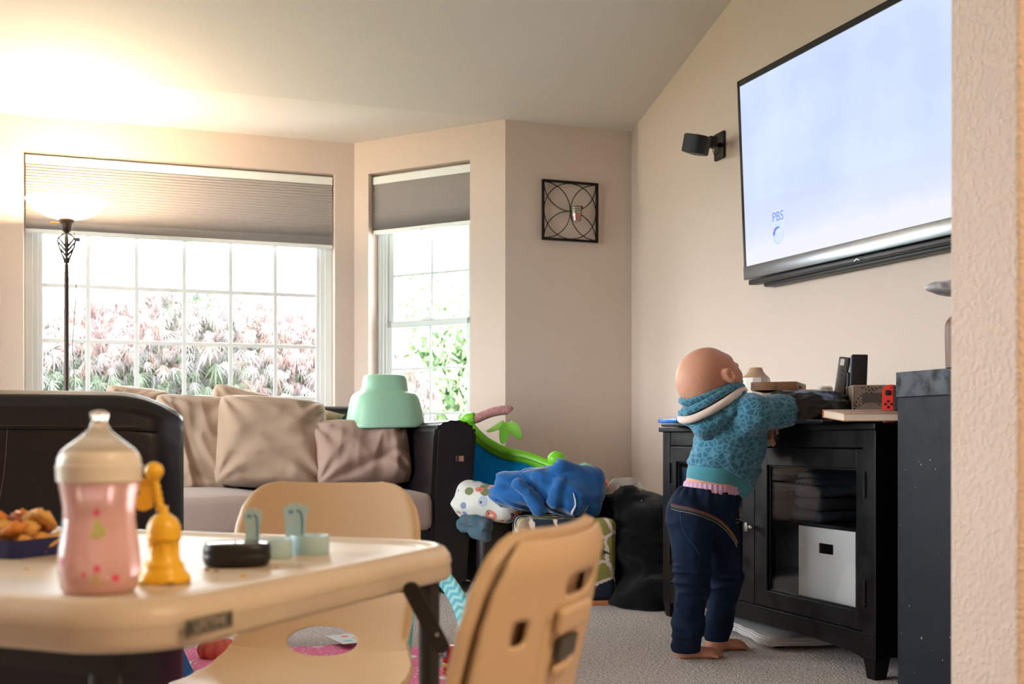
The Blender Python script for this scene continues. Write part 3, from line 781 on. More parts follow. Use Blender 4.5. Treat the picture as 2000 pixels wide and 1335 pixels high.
# ---- wrought iron wall sconce with a glass cup
M_iron = mat('black_iron', (26, 22, 20), .5, .5)
x0, z1, _ = F_ret.hit(1058.5, 349, -.02); x1, z1b, _ = F_ret.hit(1168, 358.5, -.02); z0 = F_ret.hit(1059, 468, -.02)[1]; z0b = F_ret.hit(1167, 474, -.02)[1]
z1 = (z1+z1b)/2; z0 = (z0+z0b)/2; hw, hh = (x1-x0)/2, (z1-z0)/2
sc = thing('candle_sconce', 'square black iron wall sconce of crossing arcs with a small glass cup', 'sconce', F_ret.w((x0+x1)/2, -.02, (z0+z1)/2), F_ret.ang)
bw = .012
bm = BM()
for a, b_, c, d in ((-hw, hw, hh-bw, hh), (-hw, hw, -hh, -hh+bw), (-hw, -hw+bw, -hh, hh), (hw-bw, hw, -hh, hh)): box(bm, a, b_, -.008, .008, c, d, .0015)
obj('frame', bm, M_iron, sc)
bm = BM(); tube(bm, [((hw-bw)*math.cos(a*PI/24), 0, (hh-bw)*math.sin(a*PI/24)) for a in range(48)], .0026, 6, closed=True); obj('ring', bm, M_iron, sc)
for sx, sz in ((1, 1), (-1, 1), (-1, -1), (1, -1)):
    c0 = Vector((sx*(hw-bw), 0, sz*(hh-bw)))
    for ctrl in ((.12, .88), (.88, .12)):
        P = []
        for i in range(13):                             # quarter arcs from the corner to the middle
            a = PI/2*i/12
            if ctrl[0] < .5: P.append(Vector((sx*(hw-bw)*(1-math.sin(a)), -.002, sz*(hh-bw)*math.cos(a)))) 
            else: P.append(Vector((sx*(hw-bw)*math.cos(a), .002, sz*(hh-bw)*(1-math.sin(a)))))
        bm = BM(); tube(bm, P, .0026, 6); obj('arc', bm, M_iron, sc)
rc = .034
bm = BM(); cupx = .016
tube(bm, [(cupx+rc*math.cos(a*PI/12), -.045+rc*math.sin(a*PI/12), .013) for a in range(24)], .0022, 6, closed=True); tube(bm, [(0, 0, .0), (0, -.01, .013), (cupx-.01, -.045+rc, .013)], .003, 6); obj('cup_ring', bm, M_iron, sc)
cu = BM(); lathe(cu, [(.018, -.062), (.022, -.06), (.026, -.03), (.031, .012), (.034, .022), (.032, .022), (.029, .012), (.024, -.03), (.020, -.055), (.001, -.056)], 24, M=Matrix.Translation((cupx, -.045, 0)), cap=False)
sobj('glass_cup', cu, glass_thin('cup_glass', (.93, .92, .9), .10), sc)
bm = BM(); lathe(bm, [(.019, -.052), (.021, -.03), (.021, -.018), (.001, -.018)], 20, M=Matrix.Translation((cupx, -.045, 0))); sobj('candle', bm, mat('coral_wax', (214, 110, 88), .5), sc)

# ---- small black wall speaker
tx, tz, td = F_tv.hit(1406, 284, -.006)
sp = thing('wall_speaker', 'small black speaker on a wall bracket left of the television', 'speaker', F_tv.w(tx, 0, tz), F_tv.ang)
M_bk = mat('satin_black', (22, 22, 23), .45)
k = td/FPX
def at_local(o, p): return local_matrix(o).inverted() @ p
bm = BM(); box(bm, -.045, .045, -.014, 0, -.065, .060, .008, 3); sobj('wall_plate', bm, M_bk, sp)
pc = at_local(sp, Pt(1364, 283, td-.17)); pj = at_local(sp, Pt(1391, 280, td-.09))
bm = BM(); tube(bm, [(0, -.01, .0), tuple(pj), tuple(pc)], .012, 10); box(bm, pj.x-.018, pj.x+.018, pj.y-.02, pj.y+.02, pj.z-.02, pj.z+.03, .004); sobj('bracket', bm, M_bk, sp)
body = [( -.062, -.045), (.062, -.045), (.066, -.02), (.058, .02), (.03, .042), (-.03, .042), (-.058, .02), (-.066, -.02)]
ya = R(-52)
Mb = Matrix.Translation(pc) @ Matrix.Rotation(ya, 4, 'Z') @ Matrix.Rotation(R(-13), 4, 'X') @ Matrix.Rotation(R(4), 4, 'Y')
bm = BM(); prism(bm, body, -.040, .040, M=Mb, bev=.003); sobj('cabinet', bm, M_bk, sp)
bm = BM(); t_ = Mb; 
P = [(-.060, -.047), (.060, -.047), (.060, -.0455), (-.060, -.0455)]
prism(bm, P, -.037, .037, M=Mb); obj('grille', bm, mat('speaker_cloth', (12, 12, 13), .9, bump=(900, .5, .001)), sp)
bm = BM(); prism(bm, [(-.050, -.0485), (-.036, -.0485), (-.036, -.0465), (-.050, -.0465)], -.031, -.027, M=Mb); obj('badge', bm, mat('badge_silver', (190, 188, 184), .3, .8), sp)
bm = BM(); tube(bm, smooth_path([pj+Vector((0, 0, -.02)), (pj+Vector((0, 0, 0)))*.5+Vector((0, -.01, -.05)), (0, -.012, -.03)], 6), .0018, 5); obj('cable', bm, M_bk, sp)

# ---- television
TVO = -.11
tl, ztl, d1 = F_tv.hit(1436, 160.7, TVO-.02); bl, zbl, d2 = F_tv.hit(1440.4, 551, TVO+.03)
tr, zr_, d3 = F_tv.hit(1733, 0, TVO-.02)
Wd = 1.60; Hh = ztl-zbl
print('tv', tl, ztl, bl, zbl, tr, zr_)
tilt = R(3.0)
slope = (ztl-zbl)
roll = math.atan2(zr_-ztl, tr-tl)
br, zbr, _ = F_tv.hit(1855, 459.4, TVO+.03); roll2 = math.atan2(zbr-zbl, br-bl)
print('roll', math.degrees(roll), math.degrees(roll2))
TVROLL = -(roll+roll2)/2
tv = thing('television', 'large wall mounted flat television showing a pale blue snowy scene', 'television', F_tv.w(tl, TVO+.03, zbl), 0, rot=(0, 0, 0))
tv.rotation_euler = (Matrix.Rotation(F_tv.ang, 3, 'Z') @ Matrix.Rotation(TVROLL, 3, 'Y') @ Matrix.Rotation(tilt, 3, 'X')).to_euler()
M_gb = mat('gloss_black', (20, 20, 22), .12, spec=.6)
M_gun = mat('brushed_gunmetal', (150, 155, 160), .28, .85)
bz = .016; bb = .056
bm = BM(); box(bm, 0, Wd, 0.0, .03, .0, Hh, .003); sobj('casing', bm, M_gb, tv)
bm = BM(); box(bm, .0, bz, -.006, .004, 0, Hh, .001); box(bm, 0, Wd, -.006, .004, Hh-.026, Hh, .001); box(bm, Wd-bz, Wd, -.006, .004, 0, Hh, .001); obj('bezel', bm, M_gb, tv)
bm = BM(); box(bm, 0.0, Wd, -.010, .004, .0, bb, .004); sobj('lower_bezel', bm, M_gun, tv)
bm = BM(); box(bm, .02, Wd-.02, .0, .05, -.024, -.002, .006); box(bm, .09, Wd-.09, .03, .075, -.040, -.010, .008); sobj('speaker_bar', bm, mat('bar_black', (36, 37, 40), .4), tv)
bm = BM(); box(bm, .3, Wd-.3, .03, .09, .15, Hh-.2, .004); sobj('back_housing', bm, M_bk, tv)
sm = bpy.data.materials.new('screen_glow'); sm.use_nodes = True; K = NT(sm); K.n.clear(); K.bsdf = None
out = K.n.new('ShaderNodeOutputMaterial'); em = K.n.new('ShaderNodeEmission'); K.l.new(em.outputs[0], out.inputs[0])
v = K.coord(); sx = K.n.new('ShaderNodeSeparateXYZ'); K.l.new(v, sx.inputs[0])
n1_ = K.noise(v, 2.2, 3, .5); n2_ = K.noise(v, 9, 4, .6)
sky = K.mix(K.ramp(n1_.outputs[0], [(.3, (0, 0, 0)), (.7, (1, 1, 1))]), lin((196, 210, 252)), lin((216, 230, 255)))
gr = K.math('ADD', sx.outputs[2], K.math('MULTIPLY', n2_.outputs[0], .10))
snow = K.ramp(gr, [(.16, (1, 1, 1)), (.24, (.25, .25, .25)), (.34, (0, 0, 0))])
col = K.mix(snow, sky, lin((246, 246, 255)))
bank = K.ramp(K.math('SUBTRACT', sx.outputs[2], K.math('MULTIPLY', sx.outputs[0], -.03)), [(.318, (1, 1, 1)), (.323, (0, 0, 0))])
col = K.mix(K.math('MULTIPLY', bank, .35), col, lin((206, 212, 250)))
K.l.new(col, em.inputs[0]); em.inputs[1].default_value = 1.12
bm = BM(); box(bm, bz, Wd-bz, -.0025, .002, bb-.002, Hh-.024); obj('screen', bm, sm, tv)
M_logo = mat('logo_blue', (70, 96, 200), .5, emit=((104, 130, 222), .72)); M_logoW = mat('logo_white', (60, 60, 60), .9, emit=((218, 230, 252), 1.0)); M_logoG = mat('logo_teal', (160, 196, 222), .5, emit=((140, 178, 220), .7))
# station mark in the lower left of the picture: letters above a ringed disc
lx, lz = .272, .185
bm = BM(); lathe(bm, [(.001, .0), (.062, .0)], 32, M=Matrix.Translation((lx, -.0030, lz+.0)) @ Matrix.Rotation(R(90), 4, 'X') @ Matrix.Diagonal((.8, 1.15, 1, 1)), cap=False); obj('station_mark', bm, M_logoW, tv)
text_obj('station_mark', 'PBS', .054, M_logo, tv, (lx, -.0036, lz+.040), (R(90), 0, 0))
text_obj('station_mark', 'KIDS', .020, M_logoG, tv, (lx, -.0036, lz+.008), (R(90), 0, 0))
bm = BM(); tube(bm, [(lx+.034*math.cos(a*PI/16), -.0036, lz-.034+.034*math.sin(a*PI/16)) for a in range(32)], .0028, 4, closed=True, flat=.3); obj('station_mark', bm, M_logoG, tv)
bm = BM(); tube(bm, [(lx+.030*math.cos(R(a)), -.0038, lz-.034+.030*math.sin(R(a))) for a in range(75, 185, 10)], .006, 4, flat=.3); obj('station_mark', bm, M_logo, tv)
for dx in (-.012, .012): bm = BM(); lathe(bm, [(.001, 0), (.006, 0)], 14, M=Matrix.Translation((lx+dx, -.0038, lz-.034)) @ Matrix.Rotation(R(90), 4, 'X') @ Matrix.Diagonal((.6, 1.4, 1, 1)), cap=False); obj('station_mark', bm, M_logoG, tv)
bm = BM(); lathe(bm, [(.001, 0), (.014, 0)], 20, M=Matrix.Translation((1.43, -.0030, .235)) @ Matrix.Rotation(R(90), 4, 'X'), cap=False); obj('picture_mark', bm, mat('mark_lilac', (190, 200, 245), .5, emit=((192, 204, 248), .9)), tv)
bm = BM(); tube(bm, [(.775, -.012, -.020), (.79, -.012, -.012), (.805, -.012, -.020)], .0015, 4); obj('brand_badge', bm, M_gun, tv)
bm = BM(); box(bm, .03, .075, -.0068, -.0055, Hh-.019, Hh-.010); obj('maker_label', bm, mat('label_grey', (60, 60, 62), .4), tv)
# ================================================================== black media cabinet and what stands on it
CR = Vector((0.965, 3.04, 0)); CT = Vector((.342, -.940, 0)).normalized(); CD = Vector((.940, .342, 0)).normalized()
F_cab = Frame(CR-CT*1.245, CR)                          # local x from far end to near end; y points into the cabinet?
CL = 1.245; CDP = .48; CANG = math.atan2(CT.y, CT.x)
def cabhit(px, py, off=0.0):
    k = (px-CX)/FPX; O = CR+CD*off; t = (k*O.y-O.x)/(CT.x-k*CT.y); d = O.y+t*CT.y
    return t, EYE+(HY-py)/FPX*d, d                      # t: 0 at the near front corner, negative towards the far end
def wood_black(name, col=(13, 10, 11), rough=.36, grain='x'):
    m = mat(name, col, rough, spec=.28); k = KS[name]
    s = {'x': (4, 90, 90), 'z': (90, 90, 4)}[grain]; n = k.noise(k.coord(s), 1.6, 4, .6); n2 = k.noise(k.coord(), 16, 4, .6)
    k.bump(n.outputs[0], .25, .001)
    k.l.new(k.ramp(n2.outputs[0], [(.3, (rough-.08,)*3), (.75, (rough+.22,)*3)]), k.bsdf.inputs['Roughness'])
    return m
M_cab = wood_black('espresso_wood')
M_cab_in = mat('espresso_inside', (24, 19, 20), .6)
cb = thing('media_cabinet', 'black media cabinet with glass doors that the toddler leans on', 'cabinet', CR, CANG)
HT = .692; ov = .012
bm = BM(); box(bm, -CL, .0, -.0, CDP+.0, HT-.018, HT, .003); obj('top_board', bm, M_cab, cb)
bm = BM()
pw = .055
bm.free()
for x0, x1 in ((-CL+ov, -CL+ov+pw), (-pw-ov, -ov)): bm = BM(); box(bm, x0, x1, ov, CDP-.01, .06, HT-.018, .002); obj('side_panel', bm, M_cab, cb)
for x0, x1, s in ((-CL+ov, -CL+ov+pw, 1), (-pw-ov, -ov, -1)):
    for y0, y1 in ((ov, ov+.05), (CDP-.06, CDP-.01)):
        bm = BM(); box(bm, x0, x1, y0, y1, 0, .062, .002, taper=(.62, .75)); obj('leg', bm, M_cab, cb)
bm = BM(); box(bm, -CL+ov+pw, -pw-ov, ov+.003, ov+.022, .625, HT-.018, .001); obj('top_rail', bm, M_cab, cb)
# lower rail with a shallow arch
pts = [(-CL+ov+pw-.002, .122), (-pw-ov+.002, .122)]+[(-pw-ov+.002-(CL-2*ov-2*pw)*i/20, .052+.022*math.sin(PI*i/20)**.35) for i in range(21)]
bm = BM(); prism(bm, pts, 0, .02, M=Matrix(((1, 0, 0, 0), (0, 0, -1, ov+.022), (0, 1, 0, 0), (0, 0, 0, 1)))); obj('lower_rail', bm, M_cab, cb)
bm = BM(); box(bm, -CL+ov, -ov, ov-.001, ov+.022, .118, .124, .001); obj('rail_lip', bm, M_cab, cb)
bm = BM(); box(bm, -CL+ov+pw, -pw-ov, ov+.05, CDP-.02, .10, .118); obj('floor_board', bm, M_cab_in, cb)
bm = BM(); box(bm, -CL+ov+pw, -pw-ov, CDP-.02, CDP-.012, .06, HT-.018); obj('back_board', bm, M_cab_in, cb)
bm = BM(); box(bm, -CL+ov+pw, -pw-ov, ov+.07, CDP-.02, .375, .393, .001); obj('shelf', bm, M_cab, cb)
MIDX = cabhit(1466.5, 1000)[0]
print('cab mid', MIDX, 'expected', -(CL)/2)
gl = glass_thin('cabinet_glass', (.93, .94, .95), .03, .01)
def cab_door(x0, x1, hinge_right, gx0, gx1):
    d = BM(); z0, z1, gz0, gz1 = .127, .621, .178, .568
    for a, b_, c, e in ((x0, gx0, z0, z1), (gx1, x1, z0, z1), (gx0, gx1, z0, gz0), (gx0, gx1, gz1, z1)): box(d, a, b_, ov+.001, ov+.021, c, e, .0012)
    D = obj('door', d, M_cab, cb)
    bm = BM()
    for a, b_, c, e in ((gx0, gx0+.006, gz0, gz1), (gx1-.006, gx1, gz0, gz1), (gx0, gx1, gz0, gz0+.006), (gx0, gx1, gz1-.006, gz1)): box(bm, a, b_, ov+.010, ov+.016, c, e, .001)
    obj('bead', bm, M_cab, D)
    bm = BM(); box(bm, gx0+.002, gx1-.002, ov+.012, ov+.015, gz0+.002, gz1-.002); obj('glass', bm, gl, D)
    hx = x1+.0 if hinge_right else x0
    for zc in (.23, .525):
        bm = BM(); lathe(bm, [(.0038, -.034), (.0048, -.032), (.0048, .032), (.0038, .034)], 10, M=Matrix.Translation((hx, ov-.002, zc)))
        lathe(bm, [(.002, -.037), (.0025, .037)], 8, M=Matrix.Translation((hx, ov-.002, zc))); obj('hinge', bm, M_iron, D)
    return D
gxa = cabhit(1490.5, 1000)[0]; gxb = cabhit(1664.5, 1000)[0]; dxr = cabhit(1683, 1000)[0]
D2 = cab_door(MIDX+.002, dxr-.001, True, gxa, gxb)
lx0 = -CL+ov+pw+.002
D1 = cab_door(lx0, MIDX-.002, False, lx0+(dxr-gxb), MIDX-(gxa-MIDX))
M_chrome = mat('satin_chrome', (206, 204, 200), .22, .95)
def knob(x, z, parent, r, name='knob'):
    Mk = Matrix.Translation((x, ov, z)) @ Matrix.Rotation(R(90), 4, 'X')
    bm = BM(); lathe(bm, [(r*.45, 0), (r*.4, .006), (r*.5, .012), (r, .017), (r*.98, .022), (r*.6, .027), (r*.1, .028)], 20, M=Mk); return sobj(name, bm, M_chrome, parent)
kz = cabhit(1466, 1028)[1]
knob(MIDX-.014, kz+.004, D1, .0075); knob(MIDX+.014, kz+.0, D2, .0075)
bm = BM(); lathe(bm, [(.003, 0), (.004, .012), (.010, .017), (.0145, .022), (.013, .027), (.001, .029)], 24, M=Matrix.Translation((MIDX-.001, ov-.004, kz)) @ Matrix.Rotation(R(90), 4, 'X') @ Matrix.Diagonal((.75, 1.15, 1, 1)))
sobj('knob', bm, M_chrome, D2, label='larger oval bright metal knob')

def onfront(px, py, off=0.0): t, z, d = cabhit(px, py, off); return t, z
def cabw(x, y, z): return CR+CT*x+CD*y+Z*z
# inside: white file holder with a slot, folded textiles on the shelf
M_card = mat('white_card', (226, 222, 218), .6)
ax_, az_ = onfront(1561, 1040, .075); bx_, bz_ = onfront(1672, 1052, .075)
fb = thing('file_holder', 'white cardboard file holder with a hand slot behind the right glass door', 'file holder', cabw((ax_+bx_)/2, .075, .118), CANG)
w2 = (bx_-ax_)/2; H = .355-.118+.03
bm = BM()
for a, b_, c, e in ((-w2, -.035, 0, H), (.035, w2, 0, H), (-.035, .035, 0, H-.075), (-.035, .035, H-.045, H)): box(bm, a, b_, -.002, .002, c, e)
obj('front_panel', bm, M_card, fb)
bm = BM(); box(bm, -w2, -w2+.003, .002, .22, 0, H); box(bm, w2-.003, w2, .002, .22, 0, H); box(bm, -w2, w2, .218, .222, 0, H); box(bm, -w2, w2, 0, .22, 0, .003); obj('box_body', bm, M_card, fb)
bm = BM(); box(bm, -.01, .03, .10, .19, .01, H-.02); obj('papers', bm, mat('papers', (200, 198, 196), .7), fb)
def folded(name, label, cx, y0, z0, w, dp, layers, m, seed):
    t = thing(name, label, 'towel', cabw(cx, y0, z0), CANG)
    for i, h in enumerate(layers):
        def fn(u, v, i=i, h=h): pass
        bm = BM(); zz = sum(layers[:i]); box(bm, -w/2+.004*i, w/2-.006*i, 0+.003*i, dp, zz, zz+h-.001, h*.45, 3)
        bmesh.ops.subdivide_edges(bm, edges=list(bm.edges), cuts=2, use_grid_fill=True)
        for v in bm.verts: v.co.z += .003*vnoise(np.array([[v.co.x*14+seed, v.co.y*14, i*3.0]]), seed)[0]*(1 if zz+v.co.z > 0 else 0); v.co.z = max(v.co.z, .0005)
        obj('fold', bm, m, t, smooth=True)
    return t
M_tow = mat('grey_white_terry', (170, 170, 174), .95, bump=(300, .6, .002)); M_towg = mat('slate_knit', (74, 80, 86), .95, bump=(260, .6, .002)); M_towb = mat('brown_terry', (64, 54, 50), .95, bump=(300, .6, .002))
xa1, _ = onfront(1495, 950, .12); xa2, _ = onfront(1552, 950, .12); xa3, _ = onfront(1608, 950, .12)
folded('folded_towel', 'pale folded towel on the cabinet shelf behind the glass, left', (xa1+xa2)/2-.01, .10, .394, xa2-xa1+.03, .26, [.03, .03, .032, .028], M_towb, 2)
folded('folded_towel', 'whitish folded towel lying on the brown one behind the glass', (xa1+xa2)/2-.01, .10, .515, xa2-xa1+.02, .26, [.018, .018], M_tow, 3)
fc = folded('folded_knitwear', 'slate grey folded knit with a row of snaps behind the glass', (xa2+xa3)/2+.008, .10, .394, xa3-xa2+.01, .26, [.035, .04, .036, .022, .018], M_towg, 4)
for i in range(4):
    bm = BM(); lathe(bm, [(.0035, 0), (.003, .002), (.001, .0022)], 10, M=Matrix.Translation((-.036+.022*i, .004, .118)) @ Matrix.Rotation(R(90), 4, 'X')); obj('snap', bm, M_bk, fc)

# ---- things on the cabinet top (z = HT)
def on(px, d, z=HT): p = Pt(px, 0, d); p.z = z; return p
def boxthing(name, label, cat, loc, rz, w, dp, h, m, bev=.002, group=None):
    bm = BM(); box(bm, -w/2, w/2, -dp/2, dp/2, 0, h, bev); o = obj(name, bm, m); o.location = loc; o.rotation_euler = (0, 0, rz); return tag(o, label, cat, group)
def case(label, loc, rz, m, mp):
    t = thing('disc_case', label, 'disc case', loc, rz, 'disc cases at the cabinet end')
    bm = BM(); box(bm, -.068, .068, -.095, .095, 0, .0135, .003); box(bm, -.066, .060, -.0955, .0955, .003, .0105); sobj('shell', bm, m, t)
    bm = BM(); box(bm, -.060, .064, -.09, .09, .0135, .0139); obj('cover_sheet', bm, mp, t); return t
M_cblue = mat('clear_blue', (30, 110, 220), .25, spec=.6)
case('blue translucent disc case on top of the small dark stack beside the toddler', Vector((*on(1338, 4.03)[:2], HT+.0142)), CANG+R(82), M_cblue, mat('sheet_blue', (40, 70, 140), .4))
case('dark disc case under the blue one at the far end of the cabinet', on(1352, 3.99), CANG+R(95), M_bk, mat('sheet_dark', (30, 34, 60), .4))
# aroma diffuser
df = thing('aroma_diffuser', 'white faceted bottle shaped diffuser with a tan wooden neck', 'diffuser', on(1476, 3.86), .3)
q = 3.86/FPX
M_facet = mat('white_matt', (232, 224, 216), .5); M_tan = mat('tan_wood', (186, 150, 120), .45, bump=(40, .1, .001))
bm = BM(); lathe(bm, [(.045, 0), (.058, .012), (.072, .05), (.066, .09), (.052, .125), (27.0*q, (831-737)*q)], 11); obj('body', bm, M_facet, df)
bm = BM(); lathe(bm, [(27.0*q, (831-737)*q), (20*q, (831-731)*q), (15*q, (831-725)*q), (12.5*q, (831-718)*q), (11*q, (831-717)*q), (9*q, (831-719)*q)], 30); sobj('neck', bm, M_tan, df)
# black glossy bag / fabric heap, carrying a wooden game box
def bagf(p):
    d = ellip(on(1560, 3.50, HT+.045), (.115, .15, .062), (CT, CD, Z))(p)
    d = smin(d, ellip(on(1610, 3.42, HT+.04), (.07, .11, .052), (CT, CD, Z))(p), .04)
    d = smin(d, ellip(on(1515, 3.62, HT+.035), (.08, .13, .05), (CT, CD, Z))(p), .04)
    n = ridge(p*np.array([14, 9, 60]), 2)*.006+ridge(p*np.array([40, 22, 130]), 4)*.0025
    d = d-n; return np.maximum(d, np.maximum(HT+.001-p[:, 2], p[:, 2]-(HT+.106)))
c = on(1560, 3.5)
M_bag = mat('black_nylon', (16, 16, 18), .28, spec=.6, bump=(30, .5, .004))
o = sdf_obj('nylon_bag', bagf, (c.x-.22, c.y-.26, HT), (c.x+.24, c.y+.28, HT+.12), .0055, M_bag); tag(o, 'crumpled glossy black nylon bag on the cabinet beside the arm', 'bag')
gb = thing('game_box', 'flat wood coloured game box lying on the black bag', 'game box', Vector((*on(1537, 3.60)[:2], HT+.1065)), CANG+R(48))
def printed(name, c1, c2, c3, sc):
    m = mat(name, c1, .5); k = KS[name]; n = k.noise(k.coord((sc, sc*.6, sc*2)), 1, 4, .7)
    k.l.new(k.ramp(n.outputs[0], [(.30, lin(c2)), (.45, lin(c1)), (.62, lin(c1)), (.75, lin(c3))]), k.bsdf.inputs['Base Color']); return m
M_game = printed('box_print', (158, 116, 84), (52, 52, 78), (190, 140, 100), 14)
bm = BM(); box(bm, -.095, .045, -.105, .105, 0, .026, .002); sobj('lid', bm, M_game, gb)
bm = BM(); box(bm, -.093, .043, -.103, .103, -.004+.004, .004, .001); obj('tray', bm, M_tan, gb)
M_ink = mat('print_ink', (60, 42, 40), .6)
bm = BM()
for i_, (w_, h_) in enumerate(((.0026, .010), (.0018, .009), (.0022, .010), (.0026, .008), (.0016, .009), (.0024, .0095), (.002, .008), (.0018, .009))): box(bm, .0450, .0456, -.062+.0085*i_, -.062+.0085*i_+w_, .007, .007+h_)
obj('printed_marks', bm, M_ink, gb, kind='stuff')
# little white device
wd = thing('night_light', 'small rounded white plastic device behind the game box', 'device', on(1611, 3.72, HT+.001), .2)
bm = BM(); box(bm, -.022, .022, -.02, .02, 0, .128, .009, 4); sobj('body', bm, mat('ivory_plastic', (232, 228, 214), .4), wd)
bm = BM(); tube(bm, [(-.008, -.0205, .112), (.008, -.0205, .112), (.006, -.0205, .120), (-.006, -.0205, .120)], .0008, 4, closed=True); obj('symbol', bm, mat('symbol_grey', (150, 146, 120), .5), wd)
# patterned kraft storage box, open on top, standing remote and slim black box inside
def kraft():
    m = mat('kraft_print', (150, 128, 112), .7); k = KS['kraft_print']; v = k.coord()
    sx = k.n.new('ShaderNodeSeparateXYZ'); k.l.new(v, sx.inputs[0])
    cmb = k.n.new('ShaderNodeCombineXYZ'); k.l.new(k.math('ADD', sx.outputs[0], sx.outputs[1]), cmb.inputs[0]); k.l.new(sx.outputs[2], cmb.inputs[1])
    def rings(ox, oy):
        a = k.math('SUBTRACT', k.math('FRACT', k.math('ADD', k.math('MULTIPLY', k.math('ADD', sx.outputs[0], sx.outputs[1]), 10.5), ox)), .5)
        b = k.math('SUBTRACT', k.math('FRACT', k.math('ADD', k.math('MULTIPLY', sx.outputs[2], 10.5), oy)), .5)
        r = k.math('SQRT', k.math('ADD', k.math('MULTIPLY', a, a), k.math('MULTIPLY', b, b)))
        dots = k.math('GREATER_THAN', k.math('SINE', k.math('MULTIPLY', k.math('ARCTAN2', a, b), 26)), .0)
        ring = k.math('LESS_THAN', k.math('ABSOLUTE', k.math('SUBTRACT', r, .46)), .022)
        ring2 = k.math('LESS_THAN', k.math('ABSOLUTE', k.math('SUBTRACT', r, .36)), .010)
        return k.math('MAXIMUM', k.math('MULTIPLY', ring, dots), k.math('MULTIPLY', ring2, k.math('SUBTRACT', 1.0, dots)))
    f = k.math('MAXIMUM', rings(0, 0), rings(.5, .5))
    k.l.new(k.mix(f, lin((140, 120, 106)), lin((52, 44, 40))), k.bsdf.inputs['Base Color']); return m
M_kraft = kraft()
KF = on(1667, 3.335); kang = CANG+R(59)                   # near vertical corner; front face runs to the right, side face to the left
kb = thing('storage_box', 'open kraft cardboard box with dotted ring print and a label slot', 'storage box', KF, R(-8))
h = .112; wx, wy = .17, .22
bm = BM()
for a, b_, c, e in ((0, wx, 0, .003), (0, wx, wy-.003, wy), (0, .003, 0, wy), (wx-.003, wx, 0, wy)): box(bm, a, b_, c, e, 0, h)
box(bm, 0, wx, 0, wy, 0, .003); obj('box_body', bm, M_kraft, kb)
bm = BM(); tube(bm, [(0, 0, h), (wx, 0, h), (wx, wy, h), (0, wy, h)], .0022, 6, closed=True); obj('rim', bm, mat('kraft_edge', (176, 150, 130), .7), kb)
bm = BM(); box(bm, .024, .080, -.0016, .0, .063, .091, .0006); obj('label_slot', bm, mat('slot_grey', (96, 88, 84), .5, .2), kb)
rem = thing('remote_control', 'upright silver grey remote control standing in the kraft box', 'remote', Vector((*on(1632, 3.50)[:2], HT+.012)), 0, rot=(R(-3), R(7.5), R(-32)))
bm = BM(); box(bm, -.016, .016, -.009, .009, 0, .197, .004, 3); sobj('body', bm, mat('remote_grey', (92, 88, 86), .35, .3), rem)
bm = BM(); box(bm, -.009, .004, -.0105, -.008, .170, .190, .002); obj('display', bm, mat('remote_white', (232, 230, 226), .3), rem)
for z in (.155, .14, .12, .10): bm = BM(); lathe(bm, [(.002, 0), (.0015, .001)], 10, M=Matrix.Translation((0, -.009, z)) @ Matrix.Rotation(R(90), 4, 'X')); obj('button', bm, M_bk, rem)
rt = thing('black_router', 'slim black upright box standing in the kraft box', 'router', Vector((*on(1674, 3.47)[:2], HT+.012)), R(-14), rot=(0, R(2), R(-14)))
bm = BM(); box(bm, -.024, .022, -.05, .05, 0, .198, .003, 2); sobj('body', bm, M_bk, rt)
bm = BM(); box(bm, -.0265, -.022, -.05, .03, .0, .196, .002); obj('side_plate', bm, mat('router_grey', (96, 104, 120), .35), rt)
bm = BM(); box(bm, -.036, -.0275, -.045, -.02, 0, .145, .004); obj('port_cover', bm, M_bk, rt)
# handheld console with red controller
gc = thing('game_console', 'black handheld console standing with a red controller on its side', 'game console', on(1746, 3.13), R(-22), rot=(R(-4), 0, R(-22)))
M_red = mat('neon_red', (232, 62, 52), .4); 
pts = [(-.036, 0), (-.0, 0), (-.0, .104), (-.014, .104), (-.028, .100), (-.036, .088), (-.036, .016)]
pts = [(-.0, 0), (-.0, .106), (-.014, .106), (-.023, .103), (-.029, .096), (-.031, .087), (-.031, .018), (-.028, .008), (-.02, .001)]
MX = Matrix(((1, 0, 0, 0), (0, 0, 1, 0), (0, 1, 0, 0), (0, 0, 0, 1)))
bm = BM(); prism(bm, pts, -.007, .007, M=MX, bev=.0018); rc_ = sobj('controller', bm, M_red, gc, label='red controller with black stick and buttons')
bm = BM(); box(bm, .0, .17, -.007, .007, 0.001, .103, .002); sobj('console', bm, M_bk, gc)
def btn(x, z, r, h=.003):
    bm = BM(); lathe(bm, [(r, 0), (r, h*.7), (r*.7, h)], 16, M=Matrix.Translation((x, -.0065, z)) @ Matrix.Rotation(R(90), 4, 'X')); obj('button', bm, M_bk, rc_)
btn(-.016, .083, .0075, .007)
for dx, dz in ((0, .008), (0, -.008), (-.008, 0), (.008, 0)): btn(-.015+dx, .052+dz, .0032)
btn(-.008, .034, .0025); bm = BM(); box(bm, -.010, -.004, -.0085, -.006, .096, .098); obj('button', bm, M_bk, rc_)
